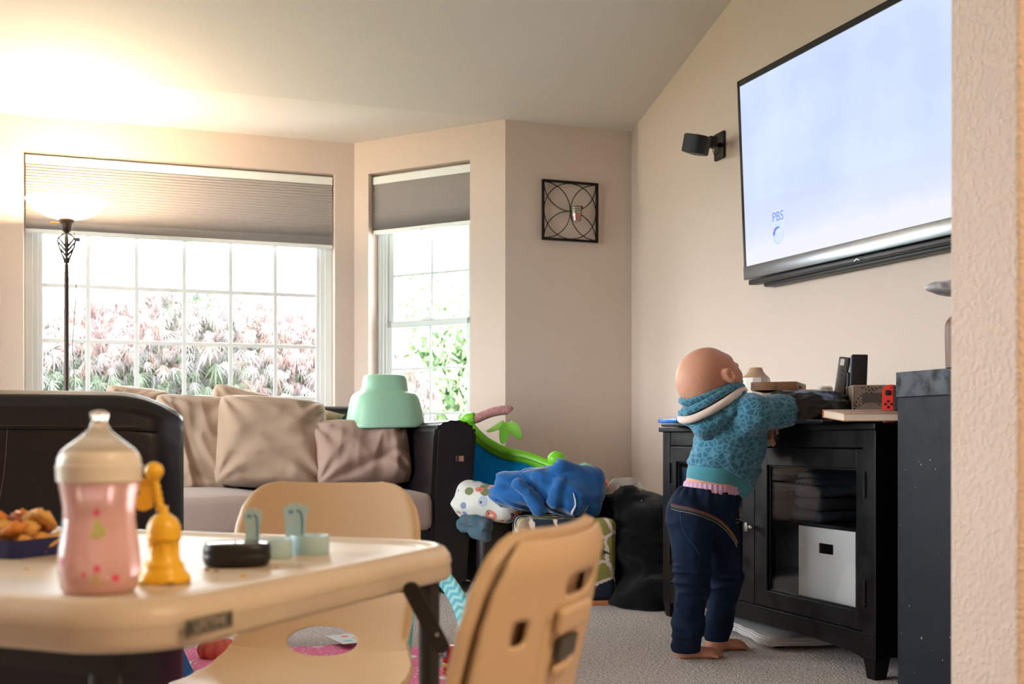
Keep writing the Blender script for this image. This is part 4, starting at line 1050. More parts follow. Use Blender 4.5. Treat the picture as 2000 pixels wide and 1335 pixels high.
# slanted tablet and the hardback book lying on it
tb = thing('tablet', 'dark tablet lying slanted under the book, its edge catching blue light', 'tablet', Vector((*on(1625, 3.17)[:2], HT)), 0, rot=(0, 0, CANG+R(82)))
bm = BM(); box(bm, -.055, .13, -.045, .12, .0, .010, .003, 3); sobj('body', bm, M_gb, tb)
bk = thing('hardback_book', 'tan hardback book lying closed on the cabinet corner', 'book', Vector((*on(1647, 3.055)[:2], HT+.004)), 0)
Bx = Vector((math.cos(R(-14)), math.sin(R(-14)), 0)); By = Vector((-Bx.y, Bx.x, 0)); ti = R(5.5)
Bz = (Z*math.cos(ti)-By*math.sin(ti)).normalized(); By2 = (By*math.cos(ti)+Z*math.sin(ti)).normalized()
bk.rotation_euler = Matrix((Bx, By2, Bz)).transposed().to_euler()
def skew(bm, s=-.38):
    for v in bm.verts: v.co.x += s*v.co.y
    return bm
M_cover = printed('book_cover', (186, 150, 124), (150, 100, 74), (206, 190, 170), 10); M_page = mat('book_pages', (224, 204, 184), .8); kp = KS['book_pages']; wv = kp.noise(kp.coord((6, 6, 900)), 1, 2, .5); kp.bump(wv.outputs[0], .5, .001)
bm = BM(); box(bm, 0, .165, 0, .135, .0195, .0222, .0008); box(bm, 0, .165, 0, .135, .0, .0025, .0008); sobj('cover', skew(bm), M_cover, bk)
bm = BM(); box(bm, .003, .162, .003, .131, .0025, .0195); obj('pages', skew(bm), M_page, bk)
bm = BM(); box(bm, 0, .165, .131, .135, .0, .0222, .0008); obj('spine', skew(bm), mat('book_spine', (190, 106, 60), .6), bk)

# ---- white plastic step scale under the cabinet
M_wp = mat('white_plastic', (206, 204, 206), .35)
us = thing('bathroom_scale', 'white plastic scale pushed under the black cabinet', 'scale', G(1530, 1246), CANG)
out = smooth_path([(-.36, -.08, 0), (-.35, -.115, 0), (-.2, -.118, 0), (-.1, -.12, 0), (-.04, -.135, 0), (.02, -.14, 0), (.08, -.16, 0), (.15, -.165, 0), (.18, -.13, 0), (.18, .12, 0), (-.36, .12, 0)], 4, True)
bm = BM(); prism(bm, [(p.x, p.y) for p in out], .012, .034, bev=.005); sobj('body', bm, M_wp, us)
bm = BM(); prism(bm, [(p.x*.97, p.y*.93) for p in out], .034, .038, bev=.0015); sobj('top_plate', bm, M_wp, us)
bm = BM()
for x, y in ((-.3, -.08), (.13, -.1), (-.3, .08), (.13, .08)): lathe(bm, [(.016, 0), (.016, .013)], 14, M=Matrix.Translation((x, y, 0)))
obj('foot', bm, M_bk, us)
bm = BM(); box(bm, -.13, -.09, -.124, -.116, .016, .03, .001); obj('battery_cover', bm, M_wp, us)

# ---- tall black dresser beside the partition
M_dr = wood_black('ash_black', (32, 36, 44), .45, 'z')
def dr_mat():
    m = mat('dresser_band', (58, 64, 74), .5); k = KS['dresser_band']; n = k.noise(k.coord(), 22, 4, .6)
    k.l.new(k.ramp(n.outputs[0], [(.36, lin((18, 20, 25))), (.52, lin((46, 53, 64)))]), k.bsdf.inputs['Base Color'])
    k.l.new(k.ramp(n.outputs[0], [(.35, (.7,)*3), (.6, (.38,)*3)]), k.bsdf.inputs['Roughness']); return m
t0 = CR+CT*.097
k = (1753-CX)/FPX; tt = (k*CR.y-CR.x)/(CT.x-k*CT.y); dr0 = CR+CT*tt; dzt = dr0.y
dr = thing('black_dresser', 'tall black wood dresser between the media cabinet and the partition wall', 'dresser', dr0, CANG)
zt = EYE+(HY-727)/FPX*dzt; zg = EYE+(HY-776.5)/FPX*dzt
bm = BM(); box(bm, -.002, .92, -.004, .42, zg+.0012, zt, .0015); obj('top_band', bm, dr_mat(), dr)
bm = BM(); box(bm, 0, .918, 0, .418, .0, zg-.0012, .0015); obj('carcass', bm, M_dr, dr)
bm = BM(); box(bm, .002, .90, .006, .41, zg-.003, zg+.003); obj('shadow_gap', bm, M_bk, dr)
rg = random.Random(5); bm = BM()
for i in range(34):
    x, z, r = rg.uniform(.01, .4), rg.uniform(.02, .62), rg.uniform(.0006, .0018)
    lathe(bm, [(r, 0), (r*.4, .0006)], 6, M=Matrix.Translation((x, -.0001, z)) @ Matrix.Rotation(R(90), 4, 'X') @ Matrix.Diagonal((1, rg.uniform(1, 2), 1, 1)))
obj('paint_specks', bm, mat('speck_white', (190, 190, 196), .6), dr, kind='stuff')
DT = zt
# brown vase and the end of a silvery foil fish balloon above the dresser
vs = thing('brown_vase', 'reddish brown vase mostly hidden by the partition, on the dresser', 'vase', Vector((*Pt(1884, 0, 2.75)[:2], DT)), 0)
q = 2.75/FPX
bm = BM(); lathe(bm, [(35*q, 0), (35.5*q, 18*q), (36.5*q, 60*q), (36*q, 84*q), (33*q, 93*q), (26*q, 100*q), (20*q, 106*q), (21*q, 112*q), (18*q, 112*q)], 40); sobj('body', bm, mat('terracotta_brown', (112, 78, 70), .45), vs)
bm = BM(); lathe(bm, [(19.5*q, 111*q), (21.5*q, 112.5*q), (21.5*q, 114*q), (17*q, 114*q)], 40); sobj('rim', bm, mat('terracotta_brown_rim', (112, 78, 70), .45), vs)
def foil(p):
    c = Pt(1885, 562, 3.0); d = ellip(c, (.105, .045, .022))(p); return d-ridge(p*np.array([30, 30, 60]), 3)*.0022
c = Pt(1885, 562, 3.0)
# a shelf bracket hidden behind the partition carries it
M_foil = mat('silver_foil', (226, 220, 218), .35, .1, var=(30, .3), col2=(150, 152, 166))
fb_ = thing('wall_ornament', 'silvery white fish shaped ornament poking out past the partition wall', 'ornament', c, 0)
sdf_obj('body', foil, (c.x-.13, c.y-.07, c.z-.04), (c.x+.13, c.y+.07, c.z+.04), .004, M_foil, fb_)
tx2, _, dd2 = F_tv.hit(1890, 562, 0); wp = F_tv.w(tx2+.2, 0, c.z)
bm = BM(); tube(bm, [c+Vector((.02, 0, -.01)), c+Vector((.06, .10, -.01)), F_tv.w(F_tv.x.dot(c+Vector((.1, .1, 0))-F_tv.A), .003, c.z-.01)], .004, 8); obj('wall_arm', bm, M_iron, fb_, world=True)
# ================================================================== folding table, chairs, things on the table
M_tan_pl = mat('almond_plastic', (202, 174, 140), .42, spec=.4, bump=(420, .22, .0006))
KS['almond_plastic']
M_top = mat('almond_top', (214, 196, 172), .36, spec=.4, var=(9, .10), bump=(420, .25, .0006))
TZ = .52
tA = Vector((-math.cos(R(22.5)), math.sin(R(22.5)), 0)); tB = Vector((-math.sin(R(22.5)), -math.cos(R(22.5)), 0))
RC = Vector((-.162, 1.378, 0)); rr = .089
TO = RC-tA*rr-tB*rr                                     # sharp far right corner
TW, TD = .84, .61
tc = TO+tA*TW/2+tB*TD/2
tbl = thing('kids_table', 'almond plastic folding kids table in the foreground with toys on it', 'table', tc, math.atan2(-tA.y, -tA.x))
# local: x to the right (-A), y away (-B)
def ring(inset, z, n=10):
    r = max(.012, rr-inset); w, h = TW-2*inset, TD-2*inset
    return [(x, y, z) for x, y in rrect(w, h, r, n)]
L = [(.012, TZ-.040), (.004, TZ-.038), (.0, TZ-.032), (.0015, TZ-.0215), (.0005, TZ-.0195), (.0, TZ-.018), (.002, TZ-.009), (.008, TZ-.001), (.016, TZ+.0022), (.024, TZ+.0015), (.029, TZ-.0012), (.034, TZ-.0010), (.038, TZ+.0008), (.043, TZ-.0012), (.052, TZ-.0018)]
V = []; F = []; rs = [ring(a, z) for a, z in L]; n = len(rs[0])
for r_ in rs: V += r_
for j in range(len(rs)-1):
    for i in range(n): F.append((j*n+i, j*n+(i+1) % n, (j+1)*n+(i+1) % n, (j+1)*n+i))
F.append(tuple(range((len(rs)-1)*n, len(rs)*n))); F.append(tuple(range(n-1, -1, -1)))
top = raw('tabletop', V, F, M_top, tbl); auto_smooth(top, 50)
tl_ = local_matrix(tbl).inverted()
def tloc(p): return tl_ @ p
bm = BM(); box(bm, -TW/2+.05, TW/2-.05, -TD/2+.03, -TD/2+.05, TZ-.06, TZ-.03); box(bm, -TW/2+.05, TW/2-.05, TD/2-.05, TD/2-.03, TZ-.06, TZ-.03); obj('frame_rail', bm, M_bk, tbl)
M_leg = mat('grey_black_steel', (52, 50, 48), .4, .4)
for sx in (1, -1):
    for sy in (1, -1):
        x = sx*(TW/2-.085); y = sy*(TD/2-.055)
        if sx == 1 and sy == 1:
            pl = tloc(Pt(838, 1200, 1.36)); x, y = pl.x, pl.y
        bm = BM(); tube(bm, [(x, y, TZ-.035), (x, y, .012)], .0125, 14); obj('leg', bm, M_leg, tbl)
        bm = BM(); lathe(bm, [(.016, 0), (.016, .02), (.0135, .028)], 14, M=Matrix.Translation((x, y, 0))); obj('foot_cap', bm, M_bk, tbl)
        if sy > 0:
            bm = BM(); tube(bm, [(x, y, .10), (x, -y, .10)], .009, 10); obj('cross_bar', bm, M_leg, tbl)
# folding brace: two slotted flat bars and a rivet, beside the near right leg
pa_, pb_, pc_ = Pt(803, 1150, 1.22), Pt(838, 1160, 1.30), Pt(866, 1258, 1.30)
def flatbar(a, b, w, th, n=(0, 1, 0)):
    bm = BM(); d = (b-a).normalized(); nn = Vector(n); s = d.cross(nn).normalized(); nn = s.cross(d)
    L_ = (b-a).length; out = [(0+w/2*math.cos(R(t)), w/2*math.sin(R(t))) for t in range(90, 271, 20)]+[(L_+w/2*math.cos(R(t)), w/2*math.sin(R(t))) for t in range(-90, 91, 20)]
    prism(bm, out, -th/2, th/2, M=axes(a, d, s, nn), bev=.0008); return bm
obj('brace', flatbar(pa_, Pt(862, 1262, 1.27), .018, .005), M_leg, tbl, world=True)
obj('brace', flatbar(Pt(822, 1158, 1.30), Pt(852, 1240, 1.285), .013, .006), M_leg, tbl, world=True)
bm = BM(); lathe(bm, [(.003, 0), (.002, .003)], 10, M=Matrix.Translation(Pt(854, 1238, 1.258)) @ Matrix.Rotation(R(90), 4, 'X')); obj('rivet', bm, M_chrome, tbl, world=True)
# maker's plate with lettering on the rim
M_plate = mat('plate_grey', (74, 70, 64), .5); M_plet = mat('plate_letters', (176, 164, 146), .5)
pc0 = tloc(Pt(409, 1216, .5)); 
k = (409-CX)/FPX                                        # intersect with the near right rim plane x = TW/2
ori = tloc(Vector((0, 0, EYE))); dirv = (tl_.to_3x3() @ Vector((k, 1, (HY-1217)/FPX)))
tpar = (TW/2-ori.x)/dirv.x; hit = ori+dirv*tpar; print('plate', hit)
bm = BM(); box(bm, TW/2-.0002, TW/2+.0012, hit.y-.030, hit.y+.030, hit.z-.007, hit.z+.007, .0005); pt_ = obj('maker_plate', bm, M_plate, tbl)
bm = BM(); box(bm, TW/2+.0010, TW/2+.0014, hit.y-.028, hit.y+.028, hit.z-.0060, hit.z-.0053); box(bm, TW/2+.0010, TW/2+.0014, hit.y-.028, hit.y+.028, hit.z+.0053, hit.z+.0060); obj('plate_border', bm, M_plet, pt_)
text_obj('lettering', 'LIFETIME', .0105, M_plet, pt_, (TW/2+.0013, hit.y, hit.z), (R(90), 0, R(90)), sx=1.05)

# ---- chairs
def holed_grid(nu, nv, plane, surf2, holes):
    """plane(i,j)->(X,s) flat coordinates; surf2(X,s)->xyz; holes: (cx,cs,a,b,e). Cells inside a hole go, the hole's edge is snapped clean."""
    Q = [[list(plane(i/nu, j/nv)) for i in range(nu+1)] for j in range(nv+1)]
    def rr(h, X, s): return (abs((X-h[0])/h[2])**h[4]+abs((s-h[1])/h[3])**h[4])**(1/h[4])
    dead = set()
    for h in holes:
        inside = {(i, j) for j in range(nv+1) for i in range(nu+1) if rr(h, *Q[j][i]) < .94}
        cells = {(i, j) for j in range(nv) for i in range(nu) if any(c in inside for c in ((i, j), (i+1, j), (i, j+1), (i+1, j+1)))}
        dead |= cells
        border = {c for (i, j) in cells for c in ((i, j), (i+1, j), (i, j+1), (i+1, j+1)) if c not in inside}
        for j in range(nv+1):
            for i in range(nu+1):
                r = rr(h, *Q[j][i])
                if (i, j) in border: k_ = 1/r
                elif .94 <= r < 1.6: k_ = (1.10+(r-1.0)*(.50/.6))/r if r > 1.0 else 1.10/r
                else: continue
                Q[j][i] = [h[0]+(Q[j][i][0]-h[0])*k_, h[1]+(Q[j][i][1]-h[1])*k_]
    V = [surf2(*Q[j][i]) for j in range(nv+1) for i in range(nu+1)]
    F = [(j*(nu+1)+i, j*(nu+1)+i+1, (j+1)*(nu+1)+i+1, (j+1)*(nu+1)+i) for j in range(nv) for i in range(nu) if (i, j) not in dead]
    used = sorted({i for f in F for i in f}); mp = {a: i for i, a in enumerate(used)}
    return [V[i] for i in used], [tuple(mp[i] for i in f) for f in F]
def chair(name, label, P0, facing, show_back):
    """facing: unit vector the sitter looks along"""
    ang = math.atan2(facing.y, facing.x)-PI/2
    t = thing(name, label, 'chair', P0, ang, 'almond plastic kids chairs')
    # profile from the top of the back, down, round the fillet and out along the seat: (y,z) with y forward
    prof = smooth_path([(-.190, .576, 0), (-.182, .54, 0), (-.168, .47, 0), (-.150, .39, 0), (-.137, .335, 0), (-.118, .298, 0), (-.075, .278, 0), (.0, .270, 0), (.08, .275, 0), (.135, .278, 0), (.155, .262, 0)], 10)
    lens = [0]
    for a, b in zip(prof, prof[1:]): lens.append(lens[-1]+(b-a).length)
    Lt = lens[-1]
    def at(s):
        s = max(0, min(1, s))*Lt
        for i in range(len(lens)-1):
            if s <= lens[i+1]: f = (s-lens[i])/max(1e-9, lens[i+1]-lens[i]); return prof[i].lerp(prof[i+1], f)
        return prof[-1]
    Wt = [(0, .085), (.006, .104), (.018, .119), (.04, .134), (.08, .147), (.13, .154), (.2, .157), (.30, .153), (.38, .147), (.44, .143), (.50, .149), (.56, .160), (.68, .168), (.85, .165), (.95, .150), (1, .128)]
    def hwid(s):
        for a, b in zip(Wt, Wt[1:]):
            if s <= b[0]: f = (s-a[0])/(b[0]-a[0]); f = f; return a[1]*(1-f)+b[1]*f
        return Wt[-1][1]
    S_h = .455; ha, hs = .060, .046                     # hole centre along s, half width, half height (in s)
    nu, nv = 64, 110
    def surf(u, v, lift=0.0):
        x = (2*u-1); w = hwid(v); p = at(v); q2 = at(min(1, v+.01)); tg = (q2-p).normalized(); nrm = Vector((-tg.y, tg.x, 0))
        nrm = Vector((tg.y*-1, tg.x, 0)); 
        if v < .5: nrm = Vector((abs(nrm.x), nrm.y, 0))
        xa = x*w/.156; c = .026*(xa*xa)*(1-min(1, max(0, (v-.35)/.25)))+.012*(xa**4)*min(1, max(0, (v-.35)/.25))
        rimr = .006*max(0, 1-(1-abs(x))/.06)**2 *min(1, v/.10) if v < .45 else 0
        X = x*w
        return (X, p.x+nrm.x*(c-rimr)+nrm.x*0+lift*nrm.x, p.y+nrm.y*(c-rimr)+lift*nrm.y if v < .5 else p.y+c+lift)
    V, F = holed_grid(nu, nv, lambda u, v: ((2*u-1)*hwid(v), v), lambda X, v: surf((X/hwid(v)+1)/2, v), [(0, S_h, ha, hs, 2)])
    o = raw('shell', V, F, M_tan_pl, t)
    solidify(o, .010, 0); bv = o.modifiers.new('bevel', 'BEVEL'); bv.width = .003; bv.segments = 2; bv.limit_method = 'ANGLE'; bv.angle_limit = R(50)
    if show_back:                                       # ribbed rear panel with hand slot, slots, groove and plate
        off = -.020; slots = [(0.012, .088, .042, .017), (-.102, .142, .012, .018)]
        def bs(X, v2):
            w = hwid(v2); x = X/w; edge = max(0, 1-(1-abs(x))/.09)
            grv = .0035*math.exp(-((X+.055)/.004)**2) if v2 > .13 else 0
            bulge = .010*max(0, 1-edge**2)*(1-max(0, 1-(v2-.012)/.05)**2)
            y, z = surf((x+1)/2, v2)[1:]
            return (X, y-.008-bulge+grv, z)
        def bfn(u, v): return bs((2*u-1)*.965*hwid(.012+v*.40), .012+v*.40)
        V, F = holed_grid(72, 72, lambda u, v: ((2*u-1)*.965*hwid(.012+v*.40), .012+v*.40), bs, [(a_, b_, c_, d_, 4) for a_, b_, c_, d_ in slots])
        o2 = raw('rear_panel', V, F, M_tan_pl, t); solidify(o2, .004, 1)
        pos = Vector(bfn(.5-.015/.152/2, (.178-.012)/.40)); pos2 = Vector(bfn(.5-.015/.152/2, (.212-.012)/.40)); pos3 = Vector(bfn(.5+.005/.152/2, (.178-.012)/.40))
        zz = (pos-pos2).normalized(); xx = (pos3-pos).normalized(); nn = xx.cross(zz)
        Mp = axes(pos+nn*.003, xx, zz, nn*-1)
        bm = BM(); box(bm, -.022, .022, -.009, .009, -.0035, .0015, .0006, M=Mp); p_ = obj('maker_plate', bm, M_plate, t)
        tx_ = text_obj('lettering', 'LIFETIME', .008, M_plet, p_, (0, 0, 0), (0, 0, 0)); 
        Mt = axes(pos+nn*.0055, xx*-1, zz, nn) 
        tx_.matrix_basis = Mt
        bm = BM(); box(bm, -.024, .022, -.022, -.013, -.004, .002, .003, M=Mp); obj('moulded_ledge', bm, M_tan_pl, t)
        pos4 = Vector(bfn(.5-.010/.152/2, (.132-.012)/.40)); Mp4 = axes(pos4+nn*.002, xx, zz, nn*-1)
        bm = BM(); box(bm, -.040, .040, -.012, .010, -.006, .003, .005, 3, M=Mp4); obj('moulded_ledge', bm, M_tan_pl, t)
    # front lip & legs
    for sx in (1, -1):
        for (a, b_) in (((sx*.145, .10, .265), (sx*.165, .16, .008)), ((sx*.135, -.11, .285), (sx*.150, -.20, .008))):
            bm = BM(); tube(bm, [a, b_], .0105, 12); obj('leg', bm, M_leg, t)
            bm = BM(); lathe(bm, [(.013, 0), (.013, .018)], 12, M=Matrix.Translation((b_[0], b_[1], 0))); obj('foot_cap', bm, M_bk, t)
    return t
f1 = Vector((-.16, -.987, 0))
# chair behind the table: middle of its back at px 645, 1.90 m deep
bk1 = Pt(645, 0, 1.88); bk1.z = 0
chair('kids_chair', 'almond plastic kids chair with a round hole, on the far side of the table', bk1+f1.normalized()*.17, f1.normalized(), False)
f2 = Vector((-.94, .34, 0)).normalized()
far = Pt(1176, 0, 1.13); near = far-Vector((.107, .295, 0))
bk2 = (far+near)/2; bk2.z = 0
chair('kids_chair', 'almond plastic kids chair seen from behind, close by at the table end', bk2+f2*.175, f2, True)

# ---- things on the table
def ont(px, d, z=TZ-.0018): p = Pt(px, 0, d); p.z = z; return p
# baby bottle
bd = .985; q = bd/FPX
bb_ = thing('baby_bottle', 'pink printed baby bottle with a white ring and clear nipple', 'bottle', ont(194, bd), 0)
yb = HY+(EYE-TZ)/q                                      # row of its base centre
def zq(py): return (yb-py)*q
M_bpink = mat('pink_bottle', (246, 200, 196), .22, trans=.35, spec=.5, sub=.0)
bm = BM(); lathe(bm, [(60*q, 0), (66*q, 2*q), (71*q, 8*q), (77*q, 40*q), (76.5*q, 70*q), (72*q, 105*q), (67*q, 140*q), (67*q, 165*q), (71*q, 190*q), (74.5*q, 208*q), (75*q, zq(935))], 56, cap=True); sobj('body', bm, M_bpink, bb_)
bm = BM(); lathe(bm, [(62*q, 2*q), (68*q, 8*q), (73*q, 30*q), (73.5*q, 33*q), (.1*q, 33*q)], 48); obj('milk', bm, mat('milk', (255, 214, 178), .4), bb_)
M_ring = mat('ring_white', (232, 222, 204), .35)
bm = BM(); lathe(bm, [(74*q, zq(937)), (79*q, zq(934)), (80*q, zq(911)), (80.5*q, zq(908)), (80.5*q, zq(904)), (78*q, zq(902)), (77.5*q, zq(892)), (72*q, zq(879)), (64*q, zq(872)), (50*q, zq(868))], 56); sobj('screw_ring', bm, M_ring, bb_)
M_sil = mat('clear_silicone', (246, 236, 222), .18, trans=.75, spec=.5, ior=1.3)
bm = BM(); lathe(bm, [(72*q, zq(880)), (66*q, zq(872)), (50*q, zq(860)), (32*q, zq(846)), (20*q, zq(834)), (15*q, zq(822)), (14*q, zq(815)), (17*q, zq(809)), (17*q, zq(804)), (12*q, zq(799)), (5*q, zq(797)), (.1*q, zq(797))], 40); sobj('nipple', bm, M_sil, bb_)
pr = [((225, 90, 120), 212, 992, 6), ((190, 70, 90), 148, 1000, 4), ((220, 80, 110), 143, 1086, 7), ((205, 80, 90), 122, 1078, 5), ((232, 90, 130), 216, 1098, 6), ((232, 100, 130), 192, 1110, 4), ((236, 90, 130), 245, 1117, 6)]
def decal(px, py, pts, m, name):
    """a flat print wrapped on the bottle; pts are offsets in pixels"""
    V = []; x0 = px-194
    for dx, dy in pts:
        z = zq(py+dy)
        prof = [(0, 60), (2, 66), (8, 71), (40, 77), (70, 76.5), (105, 72), (140, 67), (165, 67), (190, 71), (208, 74.5), (230, 75)]
        zz = z/q; r = 75
        for a, b in zip(prof, prof[1:]):
            if a[0] <= zz <= b[0]: r = a[1]+(b[1]-a[1])*(zz-a[0])/(b[0]-a[0])
        s = max(-.99, min(.99, (x0+dx)/r)); r *= 1.008; V.append((s*r*q, -math.sqrt(1-s*s)*r*q, z))
    return V
M_prints = {}
def pm(c):
    if c not in M_prints: M_prints[c] = mat('bottle_print', c, .5)
    return M_prints[c]
def addprint(c, px, py, pts):
    V = decal(px, py, pts, None, ''); return raw('printed_motif', V, [tuple(range(len(V)))], pm(c), bb_)
for c, px, py, r_ in pr: addprint(c, px, py, [(r_*math.cos(a*PI/5), r_*1.15*math.sin(a*PI/5)) for a in range(10)])
addprint((76, 100, 118), 135, 1030, [(-10, -20), (0, -22), (9, -16), (8, 12), (4, 22), (-8, 22)])
addprint((196, 196, 120), 214, 1028, [(-10, 14), (-14, 4), (-6, -4), (-8, -16), (0, -26), (6, -12), (12, -4), (16, 6), (8, 14)])
for px in (208, 218, 134): addprint((196, 180, 110), px, 1122, [(-2, -12), (2, -12), (3, 8), (-3, 8)])
# yellow bell shaped toy with a twisted mast and flag
yd = 1.045; q = yd/FPX; yt = thing('castle_toy', 'yellow plastic bell shaped toy with a knobbed mast and flag', 'toy', ont(320, yd), 0)
yb2 = HY+(EYE-TZ)/q
M_yel = mat('yellow_plastic', (244, 190, 48), .35, spec=.5)
V = []; prof = [(44, 2), (50, 2), (51, 10), (47, 18), (40, 26), (38, 34), (39, 38), (36, 40), (31, 46), (27, 70), (27, 82), (32, 84), (34, 88), (32, 92), (33, 100), (31, 112), (25, 124), (16, 132), (9, 136), (8, 142), (8, 150)]
n = 60
for i in range(n):
    pass
rings = []
for j, (r_, z) in enumerate(prof):
    rg_ = []
    for i in range(n):
        a = 2*PI*i/n; w = (1+.05*math.cos(6*a)*max(0, 1-z/30)); zz = z+(5*math.cos(6*a) if z < 14 else 0)*(1-z/14 if z < 14 else 0)
        rg_.append((r_*w*q*math.cos(a), r_*w*q*math.sin(a), max(0, (zz+(-2 if z == 2 else 0)))*q))
    rings += rg_
F = [(j*n+i, j*n+(i+1) % n, (j+1)*n+(i+1) % n, (j+1)*n+i) for j in range(len(prof)-1) for i in range(n)]; F.append(tuple(range(n))[::-1]); F.append(tuple(range((len(prof)-1)*n, len(prof)*n)))
raw('bell_body', rings, F, M_yel, yt); 
for kx_ in range(8):
    a = kx_*PI/4+.2; bm = BM(); tube(bm, [((28*math.cos(a))*q, 28*math.sin(a)*q, 46*q), ((27.5*math.cos(a))*q, 27.5*math.sin(a)*q, 82*q)], 2.2*q, 6); obj('rib', bm, M_yel, yt)
mx = -21; zt_ = yb2-900
mast = BM(); P0_ = Vector((-6*q, 0, 140*q)); P1_ = Vector(((301-320)*q, 0, (yb2-925)*q))
tube(mast, [P0_, P1_], [8*q, 6.5*q], 12)
tw = [P0_.lerp(P1_, i/40)+Vector((7.5*q*math.cos(i*.9), 7.5*q*math.sin(i*.9), 0)) for i in range(41)]; tube(mast, tw, 2.0*q, 6)
lathe(mast, [(1*q, -19*q), (12*q, -14*q), (18*q, -4*q), (18.5*q, 3*q), (14*q, 12*q), (6*q, 17*q), (1*q, 18*q)], 24, M=Matrix.Translation(((301-320)*q, 0, (yb2-916)*q))); sobj('mast', mast, M_yel, yt)
fl_ = [(-.0, 0), (-34, 2), (-36, 22), (-26, 30), (-36, 40), (-34, 62), (-20, 66), (-2, 58)]
bm = BM(); prism(bm, [((x+301-320)*q, (yb2-928-y)*q) for x, y in fl_][::-1], -2.5*q, 2.5*q, M=MX, bev=.6*q); sobj('flag', bm, mat('yellow_shade', (240, 180, 44), .4), yt)
# oval black compact
cd_ = 1.185; q = cd_/FPX; oc = thing('black_compact', 'glossy rounded black gadget lying on the table', 'gadget', ont(463, cd_), R(14))
V = []; prof = [(.75, 0), (.93, .002), (1.0, .008), (1.0, .0125), (.985, .0132), (.985, .0140), (1.0, .0146), (.99, .0195), (.95, .0235), (.90, .0245)]
rings = []; n = 56
for s, z in prof:
    for i in range(n):
        a = 2*PI*i/n; e = 3.0; c, s_ = math.cos(a), math.sin(a); r_ = (abs(c/.0345)**e+abs(s_/.030)**e)**(-1/e); rings.append((r_*c*s, r_*s_*s, z))
F = [(j*n+i, j*n+(i+1) % n, (j+1)*n+(i+1) % n, (j+1)*n+i) for j in range(len(prof)-1) for i in range(n)]; F.append(tuple(range(n))[::-1])
raw('body', rings, F, M_bk, oc)
cap = [(x*1.0, y, z+.0) for x, y, z in rings[-n:]]
raw('mirror_lid', cap+[(x*.8, y*.8, z+.001) for x, y, z in cap], [(i, (i+1) % n, n+(i+1) % n, n+i) for i in range(n)]+[tuple(range(n, 2*n))], mat('lid_gloss', (52, 50, 50), .08, .55), oc)
# two pale blue rings with upright tags
M_pb = mat('pale_blue_rubber', (176, 206, 212), .4, spec=.4); M_pbd = mat('blue_print', (96, 148, 184), .5)
def ringtoy(label, px, d, tagdx, tagw, tagtop, rx, hh, ang):
    q = d/FPX; t = thing('ring_toy', label, 'toy', ont(px, d), ang, 'pale blue ring toys on the table'); y0 = HY+(EYE-TZ)/q
    bm = BM(); lathe(bm, [(rx*.96*q, 0), (rx*q, 2*q), (rx*q, (hh-4)*q), (rx*.97*q, hh*q), (rx*.86*q, hh*q), (rx*.80*q, (hh-3)*q), (rx*.78*q, 12*q), (.1*q, 10*q)], 48); sobj('ring_cup', bm, M_pb, t)
    H = y0-tagtop; w = tagw/2; b0 = hh-4
    pts = [(-w*.78, b0), (w*.70, b0), (w*.72, H*.55), (w*.88, H*.80), (w*1.02, H*.90), (w*.85, H*.955), (w*.45, H*.95), (w*.38, H*.985), (w*.10, H), (-w*.1, H*.985), (-w*.4, H), (-w*.62, H*.98), (-w*.6, H*.92), (-w*.98, H*.93), (-w*1.0, H*.86), (-w*.86, H*.6)]
    bm = BM(); prism(bm, [((x+tagdx)*q, z*q) for x, z in pts], -2*q, 2.2*q, M=MX, bev=.5*q); tg = sobj('upright_tag', bm, M_pb, t)
    bm = BM(); tube(bm, [Vector(((tagdx+x*w)*q, -3.0*q, z*q)) for x, z in [(p.x, p.y) for p in smooth_path([(.12, H*.87, 0), (.40, H*.82, 0), (.52, H*.66, 0), (.50, b0+6, 0)], 5)]], 2.0*q, 5, flat=.5); obj('printed_line', bm, M_pbd, tg)
    bm = BM(); lathe(bm, [(.1*q, 0), (4.5*q, 0)], 12, M=Matrix.Translation(((tagdx-.38*w)*q, -2.6*q, H*.83*q)) @ Matrix.Rotation(R(90), 4, 'X') @ Matrix.Diagonal((1.1, .8, 1, 1)), cap=False); obj('printed_dot', bm, M_pbd, tg)
    return t
ringtoy('pale blue ring with an upright tag, beside the black gadget', 534, 1.265, -40, 36, 988, 37, 37, 0)
ringtoy('pale blue ring with an upright tag, the one farther right', 605, 1.305, -27, 50, 979, 38, 37, 0)
# blue tray with a heap of snack pieces
td_ = 1.30; q = td_/FPX
ty = thing('blue_tray', 'shallow navy blue tray of food at the left edge of the table', 'tray', ont(22, td_), R(-22.5))
M_navy = mat('navy_plastic', (34, 42, 96), .4)
V = []; rings = []
for hx, hy, z in ((.048, .040, 0), (.050, .042, .001), (.056, .048, .021), (.057, .049, .0215), (.054, .046, .021), (.049, .041, .004)): rings.append([(x, y, z) for x, y in rrect(hx*2, hy*2, .012, 5)])
n = len(rings[0]); V = [p for r_ in rings for p in r_]; F = [(j*n+i, j*n+(i+1) % n, (j+1)*n+(i+1) % n, (j+1)*n+i) for j in range(5) for i in range(n)]+[tuple(range(n))[::-1], tuple(range(5*n, 6*n))]
raw('tray_body', V, F, M_navy, ty, smooth=False)
M_sn = [mat('snack_'+a, c, .6, bump=(200, .6, .002)) for a, c in (('gold', (232, 178, 96)), ('orange', (226, 140, 60)), ('brown', (170, 96, 56)), ('cream', (222, 200, 160)))]
rg = random.Random(11); cpos = []
base = ont(22, td_, TZ+.003)
